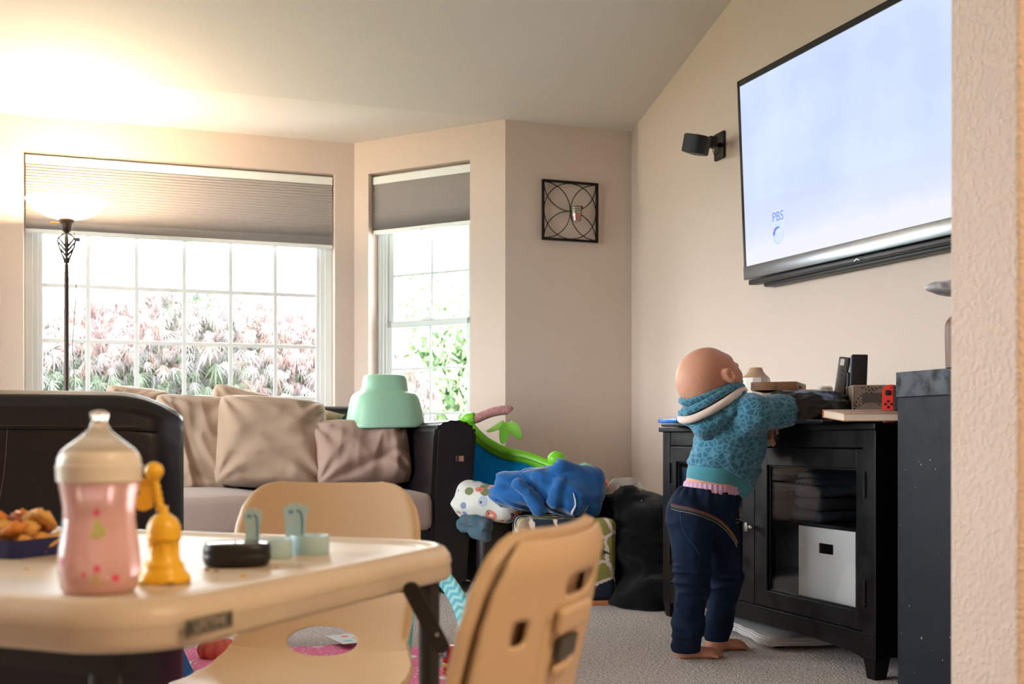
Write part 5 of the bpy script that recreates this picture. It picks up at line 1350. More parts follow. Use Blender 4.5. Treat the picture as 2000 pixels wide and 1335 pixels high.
for i in range(38):
    lay = 0 if i < 17 else (1 if i < 29 else 2)
    a, rr_ = rg.uniform(0, 2*PI), math.sqrt(rg.random())*(.054, .046, .032)[lay]
    x = math.cos(a)*rr_+(.016, .018, .020)[lay]-.012; y = math.sin(a)*rr_*.8; z = (.011, .024, .036)[lay]
    bm = BM(); bmesh.ops.create_icosphere(bm, subdivisions=2, radius=.0115)
    sx, sy, sz = rg.uniform(.9, 1.5), rg.uniform(.8, 1.2), rg.uniform(.45, .8); ee = Euler((rg.uniform(-.7, .7), rg.uniform(-.7, .7), rg.uniform(0, 6))).to_matrix()
    for v in bm.verts:
        nn = vnoise(np.array([[v.co.x*160+i, v.co.y*160, v.co.z*160]]), i)[0]; v.co = ee @ Vector((v.co.x*sx, v.co.y*sy, v.co.z*sz))*(1+.5*nn)
    ci = rg.choice([0, 0, 1, 1, 2, 3]); o = obj('snack_piece', bm, M_sn[ci], smooth=True); o.location = base+Vector((x, y, z)); tag(o, '%s snack piece %s in the navy tray' % (('golden', 'orange', 'dark brown', 'cream coloured')[ci], ('at the bottom', 'in the middle', 'on top of the heap')[lay]), 'food', 'snack pieces heaped in the navy tray')
# crumbs
for i, (px, py, c, s) in enumerate(((475, 1122, 0, 1.5), (423, 1113, 2, 1.2), (424, 1129, 2, .8), (427, 1152, 2, .9), (541, 1106, 1, 1.1), (50, 1108, 3, 1.4), (658, 1050, 1, .9), (404, 1110, 2, 1.4), (310, 1040, 2, .7))):
    d = (EYE-TZ)*FPX/(py-HY); bm = BM(); bmesh.ops.create_icosphere(bm, subdivisions=1, radius=.0022*s)
    for v in bm.verts: v.co.z *= .5; v.co *= rg.uniform(.75, 1.2)
    o = obj('crumb', bm, M_sn[c]); o.location = ont(px, d, TZ-.0006); tag(o, ('larger golden crumb in front of the black gadget', 'brown crumb right below the black gadget', 'faint brown crumb between gadget and table rim', 'brown crumb nearest the maker plate', 'golden crumb right of the black gadget', 'pale smear crumb in front of the navy tray', 'orange crumb at the far table edge right of the blue rings', 'brown crumb at the left end of the black gadget', 'small brown crumb behind the yellow toy')[i], 'crumb', 'crumbs on the table top')
# ================================================================== the toddler leaning on the cabinet
M_skin = mat('toddler_skin', (216, 162, 134), .5, spec=.35, sub=.12, bump=(60, .08, .001), var=(7, .10), col2=(206, 144, 122))
def hoodie_mat():
    m = mat('teal_animal_print', (86, 160, 176), .9, spec=.15, sheen=.3); k = KS['teal_animal_print']; v = k.coord((1, 1, 1.1))
    n = k.noise(v, 22, 2, .5)
    vv = k.n.new('ShaderNodeVectorMath'); vv.operation = 'MULTIPLY_ADD'; k.l.new(n.outputs['Color'], vv.inputs[0]); vv.inputs[1].default_value = (.012,)*3; k.l.new(v, vv.inputs[2])
    e = k.vor(vv.outputs[0], 56, 'DISTANCE_TO_EDGE'); f1 = k.vor(vv.outputs[0], 56)
    line = k.ramp(e.outputs[0], [(.04, (1, 1, 1)), (.16, (0, 0, 0))]); core = k.ramp(f1.outputs['Distance'], [(.10, (1, 1, 1)), (.22, (0, 0, 0))])
    col = k.mix(line, lin((58, 112, 138)), lin((92, 152, 176))); col = k.mix(k.math('MULTIPLY', core, .6), col, lin((74, 134, 158)))
    k.l.new(col, k.bsdf.inputs['Base Color'])
    w = k.noise(k.coord(), 380, 2, .5); k.bump(w.outputs[0], .4, .001); return m
M_hood = hoodie_mat()
M_band = mat('teal_rib_knit', (78, 148, 164), .9, spec=.15, sheen=.3, bump=(500, .4, .001))
M_fleece = mat('cream_fleece', (236, 218, 208), .95, sheen=.5, bump=(300, .7, .002))
M_jean = mat('dark_denim', (24, 40, 66), .85, spec=.2, var=(12, .35), bump=(700, .4, .001))
M_diaper = mat('lilac_diaper', (216, 172, 200), .8)
bd = 3.37
BZ = lambda py, d=3.37: EYE+(HY-py)/FPX*d
kid = thing('toddler', 'toddler in a teal hooded top and jeans leaning on the black cabinet, head tipped back', 'person', (Pt(1372, 0, 3.37).x, 3.37, 0), 0)
def pp(px, py, d): return np.array(Pt(px, py, d))
# joints (pixel, row, depth)
pel = pp(1372, 995, 3.40); wst = pp(1392, 940, 3.40); chest = pp(1418, 850, 3.41); neck = pp(1412, 786, 3.39)
shR = pp(1468, 806, 3.33); elR = pp(1562, 812, 3.42); haR = pp(1515, 806, 3.56)
shL = pp(1420, 806, 3.49); elL = pp(1466, 858, 3.53); haL = pp(1503, 846, 3.53)
hipR = pp(1350, 1020, 3.35); knR = pp(1352, 1135, 3.34); anR = pp(1340, 1262, 3.385)
hipL = pp(1402, 1020, 3.44); knL = pp(1416, 1130, 3.47); anL = pp(1400, 1243, 3.50)
# head frame
ya, pi_ = R(15), R(36)
HF = Vector((math.cos(pi_)*math.cos(ya), math.cos(pi_)*math.sin(ya), math.sin(pi_))); HR = Vector((math.sin(ya), -math.cos(ya), 0)); HU = HR.cross(HF)
HC = Vector(pp(1383, 731, 3.38)); HA = (HF, HR, HU)
def hp(f, r, u): return np.array(HC+HF*f+HR*r+HU*u)
def fdir(yaw): return np.array((math.cos(yaw), math.sin(yaw), 0))
def foot(an, yaw, side):
    f = fdir(yaw); s = np.array((f[1], -f[0], 0))*side; g = np.array((an[0], an[1], 0.0)); it = []
    it += [capsule(an+np.array((0, 0, 0)), g+f*.0+np.array((0, 0, .026)), .024, .025), (capsule(g-f*.012+np.array((0, 0, .022)), g+f*.07+np.array((0, 0, .014)), .022, .0155), .02), (ellip(g+f*.066+np.array((0, 0, .014)), (.028, .026, .014), (f, s, (0, 0, 1))), .015)]
    return it
def toes(an, yaw, side):
    f = fdir(yaw); s = np.array((f[1], -f[0], 0))*side; g = np.array((an[0], an[1], 0.0)); it = []
    for i, (o, l, r) in enumerate(((-.020, .106, .0092), (-.0065, .106, .0066), (.005, .102, .0062), (.0155, .096, .006), (.025, .088, .0058))):
        it.append((capsule(g+f*(.070)+s*o*.9+np.array((0, 0, .012)), g+f*l+s*o*1.05+np.array((0, 0, r+.0008)), r*.95, r), .004))
    return it
yR, yL = R(2), R(22)
headp = [
    ellip(hp(-.012, 0, .012), (.087, .070, .072), HA), (ellip(hp(-.050, 0, -.018), (.052, .058, .052), HA), .03),
    (ellip(hp(.030, 0, -.030), (.054, .056, .052), HA), .03), (ellip(hp(.050, 0, -.052), (.030, .036, .026), HA), .02),
    (ellip(hp(.046, .030, -.046), (.028, .022, .026), HA), .018), (ellip(hp(.046, -.030, -.046), (.028, .022, .026), HA), .018),
    (ellip(hp(.058, 0, .004), (.022, .044, .016), HA), .02),
    (capsule(hp(.076, 0, -.012), hp(.088, 0, -.030), .007, .0092), .012), (ellip(hp(.082, .0085, -.032), (.007, .006, .005), HA), .006), (ellip(hp(.082, -.0085, -.032), (.007, .006, .005), HA), .006),
    (ellip(hp(.078, 0, -.049), (.0085, .017, .0045), HA), .006), (ellip(hp(.076, 0, -.057), (.009, .015, .0055), HA), .006), (ellip(hp(.069, 0, -.076), (.012, .016, .010), HA), .012),
    (capsule(hp(-.030, 0, -.030), neck+np.array((0, 0, -.03)), .040, .036), .03),
]
def ear(sd):
    c = hp(.022, sd*.073, -.024)
    ex = (HF*.55+HR*sd*.65).normalized(); 
    return [(ellip(c, (.018, .009, .025), ((HF*.85+HR*sd*.5).normalized(), (HR*sd*.85-HF*.5).normalized(), HU)), .006)]
def eardent(p):
    c = hp(.026, .083, -.024); return ellip(c, (.009, .007, .014), ((HF*.85+HR*.5).normalized(), (HR*.85-HF*.5).normalized(), HU))(p)
def finger(base, d1, d2, l1, l2, r):
    m = base+d1*l1; return [(capsule(base, m, r, r*.92), .003), (capsule(m, m+d2*l2, r*.92, r*.8), .003)]
def hand(w, fwd, side, down, curl):
    """w wrist, fwd direction of the palm, side towards the little finger, down where the fingers bend"""
    fwd = fwd/np.linalg.norm(fwd); side = side-fwd*fwd.dot(side); side = side/np.linalg.norm(side)
    it = [(ellip(w+fwd*.018, (.024, .021, .011), (fwd, side, np.cross(fwd, side))), .012)]
    for i, (o, l, r) in enumerate(((-.0150, .021, .0056), (-.005, .024, .0058), (.0052, .0225, .0056), (.0150, .018, .005))):
        b = w+fwd*.034+side*o; d1 = fwd*(1-curl)+down*curl; d1 = d1/np.linalg.norm(d1); it += finger(b, d1, down, l*.9, l, r)
    tb = w+fwd*.012-side*.018; td = fwd*.6-side*.75+down*.25; td = td/np.linalg.norm(td); td2 = td*.6+fwd*.4+down*.3; td2 = td2/np.linalg.norm(td2); it += finger(tb, td, td2, .016, .014, .0062)
    return it
CTn, CDn, Zn = np.array(CT), np.array(CD), np.array((0, 0, 1.0))
handLp = pp(1500, 834, 3.50)
fl_w = np.array((CR+CT*cabhit(1513, 840)[0]+CD*(-.004))); fl_w[2] = HT+.002
wristL = fl_w-CDn*.004+np.array((0, 0, .008))
handL = hand(wristL, -CDn*.30-Zn*.95, CTn*-1, -Zn*.8+CDn*.5, .3)
wristR = np.array(haR); wristR[2] = HT+.026; elR[2] = HT+.043
handR = hand(wristR, (haR-elR)/np.linalg.norm(haR-elR)*np.array((1, 1, 0))+np.array((0, 0, -.15)), CTn, -Zn*.7+CDn*.3, .3)
bodyp = [capsule(pel, wst, .073, .068), (capsule(pp(1412, 950, 3.42), pp(1440, 860, 3.43), .052, .05), .04), (capsule(wst, chest, .066, .068), .04), (capsule(chest, neck+np.array((0, 0, -.02)), .064, .040), .04),
         (capsule(shR, shL, .040, .040), .03), (capsule(shR, elR, .034, .027), .02), (capsule(elR, wristR, .026, .017), .015), (capsule(shL, elL, .034, .026), .02), (capsule(elL, wristL, .025, .017), .015),
         (capsule(hipR, knR, .056, .038), .03), (capsule(hipL, knL, .056, .038), .03), (capsule(knR, anR, .036, .022), .02), (capsule(knL, anL, .036, .022), .02)]
allb = bodyp+headp+ear(1)+ear(-1)+handL+handR+foot(anR, yR, 1)+foot(anL, yL, 1)+toes(anR, yR, 1)+toes(anL, yL, 1)
bf = union(allb, .02)
def body_f(p):
    d = np.full(len(p), 1.0)
    m = np.ones(len(p), bool); v = bf(p[m]); e = eardent(p[m])
    v = np.maximum(v, -np.minimum(e, 1)+.0); 
    # eye sockets and mouth line
    for sd in (1, -1):
        s_ = ellip(hp(.088, sd*.027, -.012), (.010, .013, .0085), HA)(p[m]); v = -smin(-v, s_, .006)
        cr = ellip(hp(.075, sd*.0, -.0525), (.02, .013, .0012), HA)(p[m]); v = -smin(-v, cr, .002)
    return v
def nets_split(f, boxes, res): pass
# whole body at 5 mm, head / hands / feet refined by meshing the same field on a finer grid in one go would be costly: use 3.6 mm throughout
lo = np.array((pel[0]-.16, 3.20, -.002)); hi = np.array((elR[0]+.07, 3.68, .93))
body = sdf_obj('body', body_f, lo, hi, .0038, M_skin, kid)
# fine colour details of the head: eye whites closed lids are simple spheres set into the sockets
M_eye = mat('eye_white', (236, 232, 228), .2); M_iris = mat('iris_blue', (70, 90, 120), .2)
for sd in (1, -1):
    bm = BM(); bmesh.ops.create_uvsphere(bm, u_segments=16, v_segments=10, radius=.0115, matrix=Matrix.Translation(Vector(hp(.0665, sd*.027, -.012)))); e = obj('eye', bm, M_eye, kid, smooth=True, world=True)
    bm = BM(); bmesh.ops.create_uvsphere(bm, u_segments=12, v_segments=8, radius=.0058, matrix=Matrix.Translation(Vector(hp(.0728, sd*.027, -.010)))); obj('iris', bm, M_iris, e, smooth=True, world=False).matrix_parent_inverse = (local_matrix(kid)).inverted() if False else Matrix.Identity(4)
# sparse pale baby hair on the back of the head: short fine strands lying on the scalp
rg = random.Random(4); hb = BM(); bvh = BVHTree.FromPolygons([v.co+kid.location*0 for v in body.data.vertices], [p.vertices[:] for p in body.data.polygons])
for i in range(800):
    th, ph = rg.uniform(-1.5, 1.5), rg.uniform(-.9, 1.1)
    d = (-HF*math.cos(th)*math.cos(ph)+HR*math.sin(th)*math.cos(ph)+HU*math.sin(ph)*.9-HU*.25).normalized()
    if rg.random() > .35+.65*max(0, d.dot((-HF*.8-HU*.6).normalized())): continue
    c0 = Vector(hp(-.02, 0, 0)); r = bvh.ray_cast(c0+d*.15, -d, .15)
    if r[0] is None: continue
    p = r[0]; n = r[1]; g = (-HU*.8+HR*rg.uniform(-.6, .6)-HF*.3+Vector((0, 0, -.5))); g = (g-n*g.dot(n)).normalized(); s = n.cross(g).normalized()*.0003
    L_ = rg.uniform(.008, .016); a = p-n*.0003; b = p+g*L_*.5+n*.0016; c = p+g*L_+n*.0020+s*rg.uniform(-6, 6)
    v = [hb.verts.new(x) for x in (a-s, a+s, b+s, b-s, c)]; hb.faces.new(v[:4]); hb.faces.new((v[3], v[2], v[4]))
obj('hair', hb, mat('pale_down_hair', (228, 190, 158), .5, spec=.4), kid, world=True, kind='stuff')

# ---- hooded top
def wrinkle(p, s, f, a, dirv):
    q = p*np.array(f); return a*ridge(q+vnoise(q*.7, s+3)[:, None]*.8, s)
topp = union([capsule(wst+np.array((.002, 0, .018)), chest, .080, .084), (capsule(pp(1438, 935, 3.42), pp(1452, 850, 3.43), .062, .066), .04), (capsule(chest, neck+np.array((-.002, 0, -.035)), .077, .052), .04), (capsule(shR, shL, .051, .051), .035),
              (capsule(shR, shR*.45+elR*.55, .049, .043), .03), (capsule(shR*.45+elR*.55, elR, .043, .041), .02), (capsule(elR, wristR*.75+elR*.25, .040, .028), .02), (capsule(shL, elL, .048, .038), .03), (capsule(elL, wristL*.35+elL*.65, .035, .028), .02)], .03)
ax = (chest-wst)/np.linalg.norm(chest-wst)
hemN = np.array((-.20, .0, 1.0)); hemN = hemN/np.linalg.norm(hemN); hemP = pp(1400, 944, 3.38)
# the hem rises at the back left and drops at the front right
def hem_plane(p, dz=0.0):
    x = (p[:, 0]-Pt(1340, 0, 3.4).x); h = BZ(922)-.0-.10*np.clip(x, 0, .2)-.75*np.clip(x-.10, 0, .2)**1.15
    return (h+dz)-p[:, 2]
def top_f(p):
    d = topp(p)
    q = p@np.array(((1, 0, .35), (0, 1, 0), (-.5, 0, 1)))
    low = np.clip((BZ(835)-p[:, 2])/.06, 0, 1)
    qq = q*np.array((7, 7, 30)); qq = qq+vnoise(q*np.array((9, 9, 9)), 4)[:, None]*.8; d = d-.0075*low*np.maximum(ridge(qq, 5), -.2)-.0025*ridge(p*np.array((26, 26, 50)), 6)
    sl = np.clip((p[:, 0]-shR[0])/.04, 0, 1); d = d-.0035*sl*ridge(p*np.array((42, 14, 12)), 8)
    d = np.maximum(d, hem_plane(p, .022))
    d = np.maximum(d, p[:, 2]-BZ(764))
    return d
lo = np.array((Pt(1325, 0, 3.4).x, 3.22, .49)); hi = np.array((elR[0]+.07, 3.66, .80))
sdf_obj('hooded_top', top_f, lo, hi, .0042, M_hood, kid)
def band_f(p):
    d = topp(p)+.0015; a = hem_plane(p, -.030); b = -hem_plane(p, .026)
    return np.maximum(np.maximum(d-.0012, a), b)
sdf_obj('hem_band', band_f, (lo[0], 3.26, .44), (Pt(1500, 0, 3.5).x, 3.56, .60), .0042, M_band, kid)
# ---- hood lying open on the back, cream fleece lining rolled over its edge
hc = Vector(pp(1392, 800, 3.37))
hoodp = union([capsule(pp(1345, 812, 3.36), pp(1375, 846, 3.355), .024, .012), (capsule(pp(1375, 835, 3.335), pp(1425, 800, 3.32), .028, .024), .03), (capsule(pp(1350, 806, 3.42), pp(1415, 786, 3.44), .026, .026), .03),
               (capsule(pp(1388, 830, 3.335), pp(1384, 850, 3.335), .022, .008), .02), (capsule(pp(1425, 795, 3.325), pp(1448, 770, 3.35), .022, .016), .02), (capsule(pp(1345, 812, 3.37), pp(1350, 806, 3.42), .022, .026), .02)], .03)
def hood_f(p):
    d = hoodp(p); return d-.0028*ridge(p*np.array((26, 20, 44)), 12)
sdf_obj('hood', hood_f, (Pt(1320, 0, 3.4).x, 3.26, BZ(872)), (Pt(1475, 0, 3.4).x, 3.50, BZ(745)), .0042, M_hood, kid)
rim = smooth_path([Pt(1456, 762, 3.40), Pt(1446, 764, 3.345), Pt(1420, 782, 3.305), Pt(1385, 803, 3.295), Pt(1350, 818, 3.315), Pt(1330, 818, 3.36), Pt(1342, 806, 3.42), Pt(1385, 788, 3.455), Pt(1430, 768, 3.46)], 6)
bm = BM(); tube(bm, rim, [.007]*3+[.0115]*(len(rim)-6)+[.007]*3, 12, flat=1.0); obj('fleece_trim', bm, M_fleece, kid, world=True, smooth=True)
rim2 = smooth_path([Pt(1450, 754, 3.40), Pt(1440, 752, 3.35), Pt(1412, 766, 3.315), Pt(1378, 786, 3.305), Pt(1345, 802, 3.325), Pt(1327, 808, 3.365)], 6)
bm = BM(); tube(bm, rim2, [.006]+[.0115]*(len(rim2)-2)+[.005], 12, flat=.8); obj('hood_edge', bm, M_hood, kid, world=True, smooth=True)
rim3 = smooth_path([Pt(1436, 750, 3.36), Pt(1405, 764, 3.325), Pt(1372, 778, 3.315), Pt(1342, 786, 3.335), Pt(1332, 782, 3.37)], 6)
bm = BM(); tube(bm, rim3, [.005]+[.014]*(len(rim3)-2)+[.006], 12, flat=.8); obj('hood_fold', bm, M_hood, kid, world=True, smooth=True)
# ---- jeans
jp = union([(capsule(pp(1402, 960, 3.42), pp(1398, 1005, 3.43), .068, .062), .03), capsule(pel+np.array((.012, 0, .045)), pel, .080, .083), (ellip(pp(1338, 1003, 3.365), (.052, .056, .068)), .03), (ellip(pp(1385, 1012, 3.43), (.060, .055, .065)), .03),
            (capsule(hipR, knR, .062, .047), .03), (capsule(hipL, knL, .062, .045), .02), (capsule(knR, anR+np.array((0, 0, .005)), .045, .041), .02), (capsule(knL, anL+np.array((0, 0, .01)), .044, .037), .02)], .03)
wP = pel[2]+.065
def waist_plane(p, dz=0): return p[:, 2]-(BZ(948)+.0-.10*np.clip(p[:, 0]-Pt(1320, 0, 3.4).x, 0, .3)+dz)
def jean_f(p):
    d = jp(p); z = p[:, 2]
    kn = np.exp(-((z-.23)/.05)**2)+.6*np.exp(-((z-.10)/.05)**2)
    pw = p*np.array((9, 9, 34)); pw = pw+vnoise(p*12, 14)[:, None]*.8; d = d-.0085*(kn+.25)*np.maximum(ridge(pw, 15), -.2)-.003*ridge(p*np.array((22, 22, 14)), 16)
    up = np.clip((z-(BZ(975)))/.03, 0, 1); ang = np.arctan2(p[:, 1]-pel[1], p[:, 0]-pel[0]); d = d+.0030*up*np.sin(ang*22+vnoise(p*30, 3)*2)
    d = np.maximum(d, waist_plane(p)); hem = np.where(p[:, 1]+(.12*(p[:, 0]-anR[0])) < 3.445, .018, .030)
    hem = hem-.35*np.clip(0, 0, 1); return np.maximum(d, hem-z)
lo = np.array((Pt(1295, 0, 3.4).x, 3.24, .0)); hi = np.array((Pt(1480, 0, 3.5).x, 3.58, .56))
jeans = sdf_obj('jeans', jean_f, lo, hi, .0042, M_jean, kid)
bj = BVHTree.FromPolygons([v.co for v in jeans.data.vertices], [p.vertices[:] for p in jeans.data.polygons])
def onsurf(px, py, bv, off=.0010):
    o_ = Vector((0, 0, EYE)); d = (Pt(px, py, 3.3)-o_).normalized(); r = bv.ray_cast(o_, d, 6)
    return (r[0]+r[1]*off) if r[0] is not None else None
def stitch_line(pts, m, w, name='stitch_band'):
    P = []
    for p in smooth_path([(a, b, 0) for a, b in pts], 10):
        s = onsurf(p.x, p.y, bj)
        if s is not None: P.append(s)
    if len(P) > 3: bm = BM(); tube(bm, P, w, 5, flat=.5); obj(name, bm, m, kid, world=True)
yk = [(1311, 984), (1325, 988), (1350, 993), (1375, 1001), (1400, 1012), (1420, 1028), (1433, 1045), (1440, 1058)]
M_th = [mat('thread_'+a, c, .8) for a, c in (('red', (170, 60, 70)), ('yellow', (214, 178, 120)), ('green', (60, 110, 110)), ('cream', (224, 190, 160)))]
for i, (dy, m) in enumerate(((-1.5, M_th[0]), (0.8, M_th[1]), (3.6, M_th[1]), (6.2, M_th[2]), (9.2, M_th[3]))): stitch_line([(x-.12*dy*(1 if x > 1400 else 0), y+dy) for x, y in yk], m, .0009)
stitch_line([(1328, 994), (1331, 1020), (1338, 1042), (1352, 1060), (1366, 1082)], mat('thread_blue', (60, 80, 110), .8), .0008, 'seam')
stitch_line([(1436, 1014), (1446, 1013), (1455, 1006)], M_th[1], .0009, 'pocket_stitching'); stitch_line([(1437, 1020), (1448, 1019), (1456, 1011)], M_th[1], .0009, 'pocket_stitching')
# ---- diaper waist ruffle showing above the jeans
def dia_f(p):
    ang = np.arctan2(p[:, 1]-(wst[1]), p[:, 0]-wst[0]); d = bf(p)-.0030-.0014*np.sin(ang*34)
    a = waist_plane(p, .016); b = -waist_plane(p, -.012); return np.maximum(np.maximum(d, a), b)
sdf_obj('diaper_waist', dia_f, (Pt(1320, 0, 3.4).x, 3.26, BZ(985)), (Pt(1480, 0, 3.4).x, 3.52, BZ(935)), .0036, M_diaper, kid)
# ================================================================== pile of toys and clothes between sofa and cabinet
def sheet_mat(name, base, layers, sc, rough=.9):
    """printed cloth: layers of (scale, threshold, colour, seed)"""
    m = mat(name, base, rough, spec=.15, sheen=.2); k = KS[name]; col = None; c = lin(base)
    prev = None
    for i, (s, th, cc, sd) in enumerate(layers):
        v = k.coord(loc=(sd*.37, sd*.11, sd*.23)); vo = k.vor(v, s); f = k.math('LESS_THAN', vo.outputs['Distance'], th)
        pick = k.n.new('ShaderNodeSeparateColor'); k.l.new(vo.outputs['Color'], pick.inputs[0]); f = k.math('MULTIPLY', f, k.math('LESS_THAN', pick.outputs[0], .55))
        prev = k.mix(f, prev if prev is not None else c, lin(cc))
    k.l.new(prev, k.bsdf.inputs['Base Color']); n = k.noise(k.coord(), 40, 3, .6); k.bump(n.outputs[0], .3, .003); return m
# dinosaur print storage cube
M_dino = mat('dinosaur_patchwork', (120, 120, 60), .85, spec=.15); k = KS['dinosaur_patchwork']; v = k.coord()
wob = k.noise(v, 46, 1, .3)
vv = k.n.new('ShaderNodeVectorMath'); vv.operation = 'MULTIPLY_ADD'; k.l.new(wob.outputs['Color'], vv.inputs[0]); vv.inputs[1].default_value = (.022,)*3; k.l.new(v, vv.inputs[2])
vo = k.vor(vv.outputs[0], 9.5, 'F1', .55); ve = k.vor(vv.outputs[0], 9.5, 'DISTANCE_TO_EDGE', .55)
pk = k.n.new('ShaderNodeSeparateColor'); k.l.new(vo.outputs['Color'], pk.inputs[0])
pal = k.ramp(pk.outputs[0], [(0, lin((150, 146, 78))), (.28, lin((48, 58, 70))), (.52, lin((150, 128, 108))), (.72, lin((136, 134, 66))), (.88, lin((44, 52, 64)))], 'CONSTANT')
tri = k.ramp(ve.outputs[0], [(.055, (1, 1, 1)), (.075, (0, 0, 0))])
k.l.new(k.mix(tri, pal, lin((232, 212, 200))), k.bsdf.inputs['Base Color'])
cxl, cxr = Pt(1003, 0, 4.40), Pt(1199, 0, 4.50)
cube = thing('storage_cube', 'dinosaur print fabric storage cube on the carpet behind the near chair', 'storage cube', ((cxl.x+cxr.x)/2, 4.62, 0), R(4))
hw = .190
bm = BM(); box(bm, -hw, hw, -hw, hw, .012, .335, .028, 4); 
bmesh.ops.subdivide_edges(bm, edges=list(bm.edges), cuts=2, use_grid_fill=True)
for vtx in bm.verts: vtx.co += Vector((1, 1, 1))*.004*vnoise(np.array([[vtx.co.x*7, vtx.co.y*7, vtx.co.z*7]]), 8)[0]
obj('fabric_body', bm, M_dino, cube, smooth=True)
bm = BM(); box(bm, -hw+.01, hw-.01, -hw+.01, hw-.01, 0, .02, .004); obj('base_board', bm, mat('orange_tan_lining', (196, 120, 70), .8), cube)
dino = [(0, 22), (8, 24), (14, 21), (22, 24), (34, 30), (46, 30), (56, 24), (72, 14), (90, 12), (70, 20), (60, 12), (58, 0), (52, 0), (50, 12), (44, 12), (42, 0), (36, 0), (34, 13), (26, 13), (22, 2), (16, 1), (18, 14), (12, 17), (6, 19)]
dino = [(0, 4), (4, 0), (8, 1), (7, 8), (14, 12), (20, 10), (18, 1), (24, 0), (26, 10), (34, 12), (36, 0), (42, 0), (44, 13), (60, 18), (78, 12), (96, 11), (80, 20), (62, 30), (44, 36), (30, 38), (24, 34), (22, 27), (26, 22), (16, 19), (6, 12)]
def silhouette(cx, cz, s, flip, face, col):
    pts = [((flip*(x-48))*s+cx, (y-18)*s+cz) for x, y in dino]
    pts = pts if flip > 0 else pts[::-1]
    bm = BM()
    if face == 'front': prism(bm, pts, -.0002, .0008, M=Matrix(((1, 0, 0, 0), (0, 0, 1, -hw-.0028), (0, 1, 0, 0), (0, 0, 0, 1))))
    else: prism(bm, pts, 0, .0008, M=Matrix(((0, 0, 1, hw+.0028), (1, 0, 0, 0), (0, 1, 0, 0), (0, 0, 0, 1))))
    obj('printed_dinosaur', bm, col, cube)
M_d1, M_d2 = mat('print_umber', (74, 66, 56), .85), mat('print_navy', (52, 58, 66), .85)
for cx, cz, s, fl, m in ((-.10, .300, .00072, 1, M_d1), (.03, .285, .0007, 1, M_d2), (-.12, .20, .0007, 1, M_d2), (.0, .18, .0007, -1, M_d1), (.135, .205, .00078, 1, M_d1), (.10, .07, .0007, 1, M_d1), (-.07, .09, .0007, 1, M_d2)): silhouette(cx, cz, s, fl, 'front', m)
# dark ottoman under the clothes
M_ott = leather('ottoman_leather', (34, 24, 22), .5)
ot = thing('leather_ottoman', 'low dark brown ottoman under the clothes, beside the sofa arm', 'ottoman', Pt(1006, 0, 5.08)-Z*Pt(1006, 0, 5.08).z, YAW)
bm = BM(); box(bm, -.24, .26, -.25, .25, .03, .35, .03, 4); sobj('body', bm, M_ott, ot)
for x in (-.2, .22):
    for y in (-.2, .2): bm = BM(); box(bm, x-.02, x+.02, y-.02, y+.02, 0, .035, .004); obj('foot', bm, M_bk, ot)
def cloth(name, label, cat, parts, k_, lo, hi, res, m, folds, cutz=None, group=None):
    f0 = union(parts, k_)
    def f(p):
        d = f0(p)
        for s, fr, a in folds: d = d-a*ridge(p*np.array(fr)+vnoise(p*np.array(fr)*.6, s+1)[:, None]*.7, s)
        if cutz is not None: d = np.maximum(d, cutz-p[:, 2])
        return d
    o = sdf_obj(name, f, lo, hi, res, m); return tag(o, label, cat, group)
def pv(px, py, d): return np.array(Pt(px, py, d))
# floral quilt roll
M_flor = sheet_mat('floral_cotton', (212, 212, 204), [(13, .30, (176, 186, 200), 1), (13, .30, (120, 124, 84), 7.4), (16, .30, (216, 112, 98), 1.03), (18, .26, (130, 140, 176), 4), (13, .34, (224, 128, 112), 9), (13, .16, (240, 206, 190), 9), (30, .26, (92, 80, 80), 12)], 1)
cloth('floral_quilt', 'white quilt with small red and blue flowers stuffed beside the sofa arm', 'quilt', [capsule(pv(915, 975, 4.80), pv(990, 985, 4.75), .072, .066), (capsule(pv(895, 985, 4.9), pv(930, 990, 4.8), .07, .06), .03)], .03, (-.32, 4.55, .25), (.10, 5.05, .52), .008, M_flor, [(2, (9, 9, 9), .010), (3, (26, 20, 26), .003)])
# grey blue garment under the quilt
M_gb2 = mat('grey_blue_cotton', (88, 94, 106), .9, bump=(50, .4, .004), var=(16, .5), col2=(50, 96, 112))
cloth('crumpled_shirt', 'crumpled grey and blue shirt hanging under the floral quilt', 'clothing', [capsule(pv(912, 1022, 4.75), pv(948, 1026, 4.7), .035, .030), (capsule(pv(925, 1040, 4.7), pv(950, 1046, 4.68), .024, .018), .02)], .02, (-.26, 4.55, .18), (-.02, 4.95, .40), .006, M_gb2, [(5, (16, 12, 40), .010), (6, (40, 30, 60), .003)])
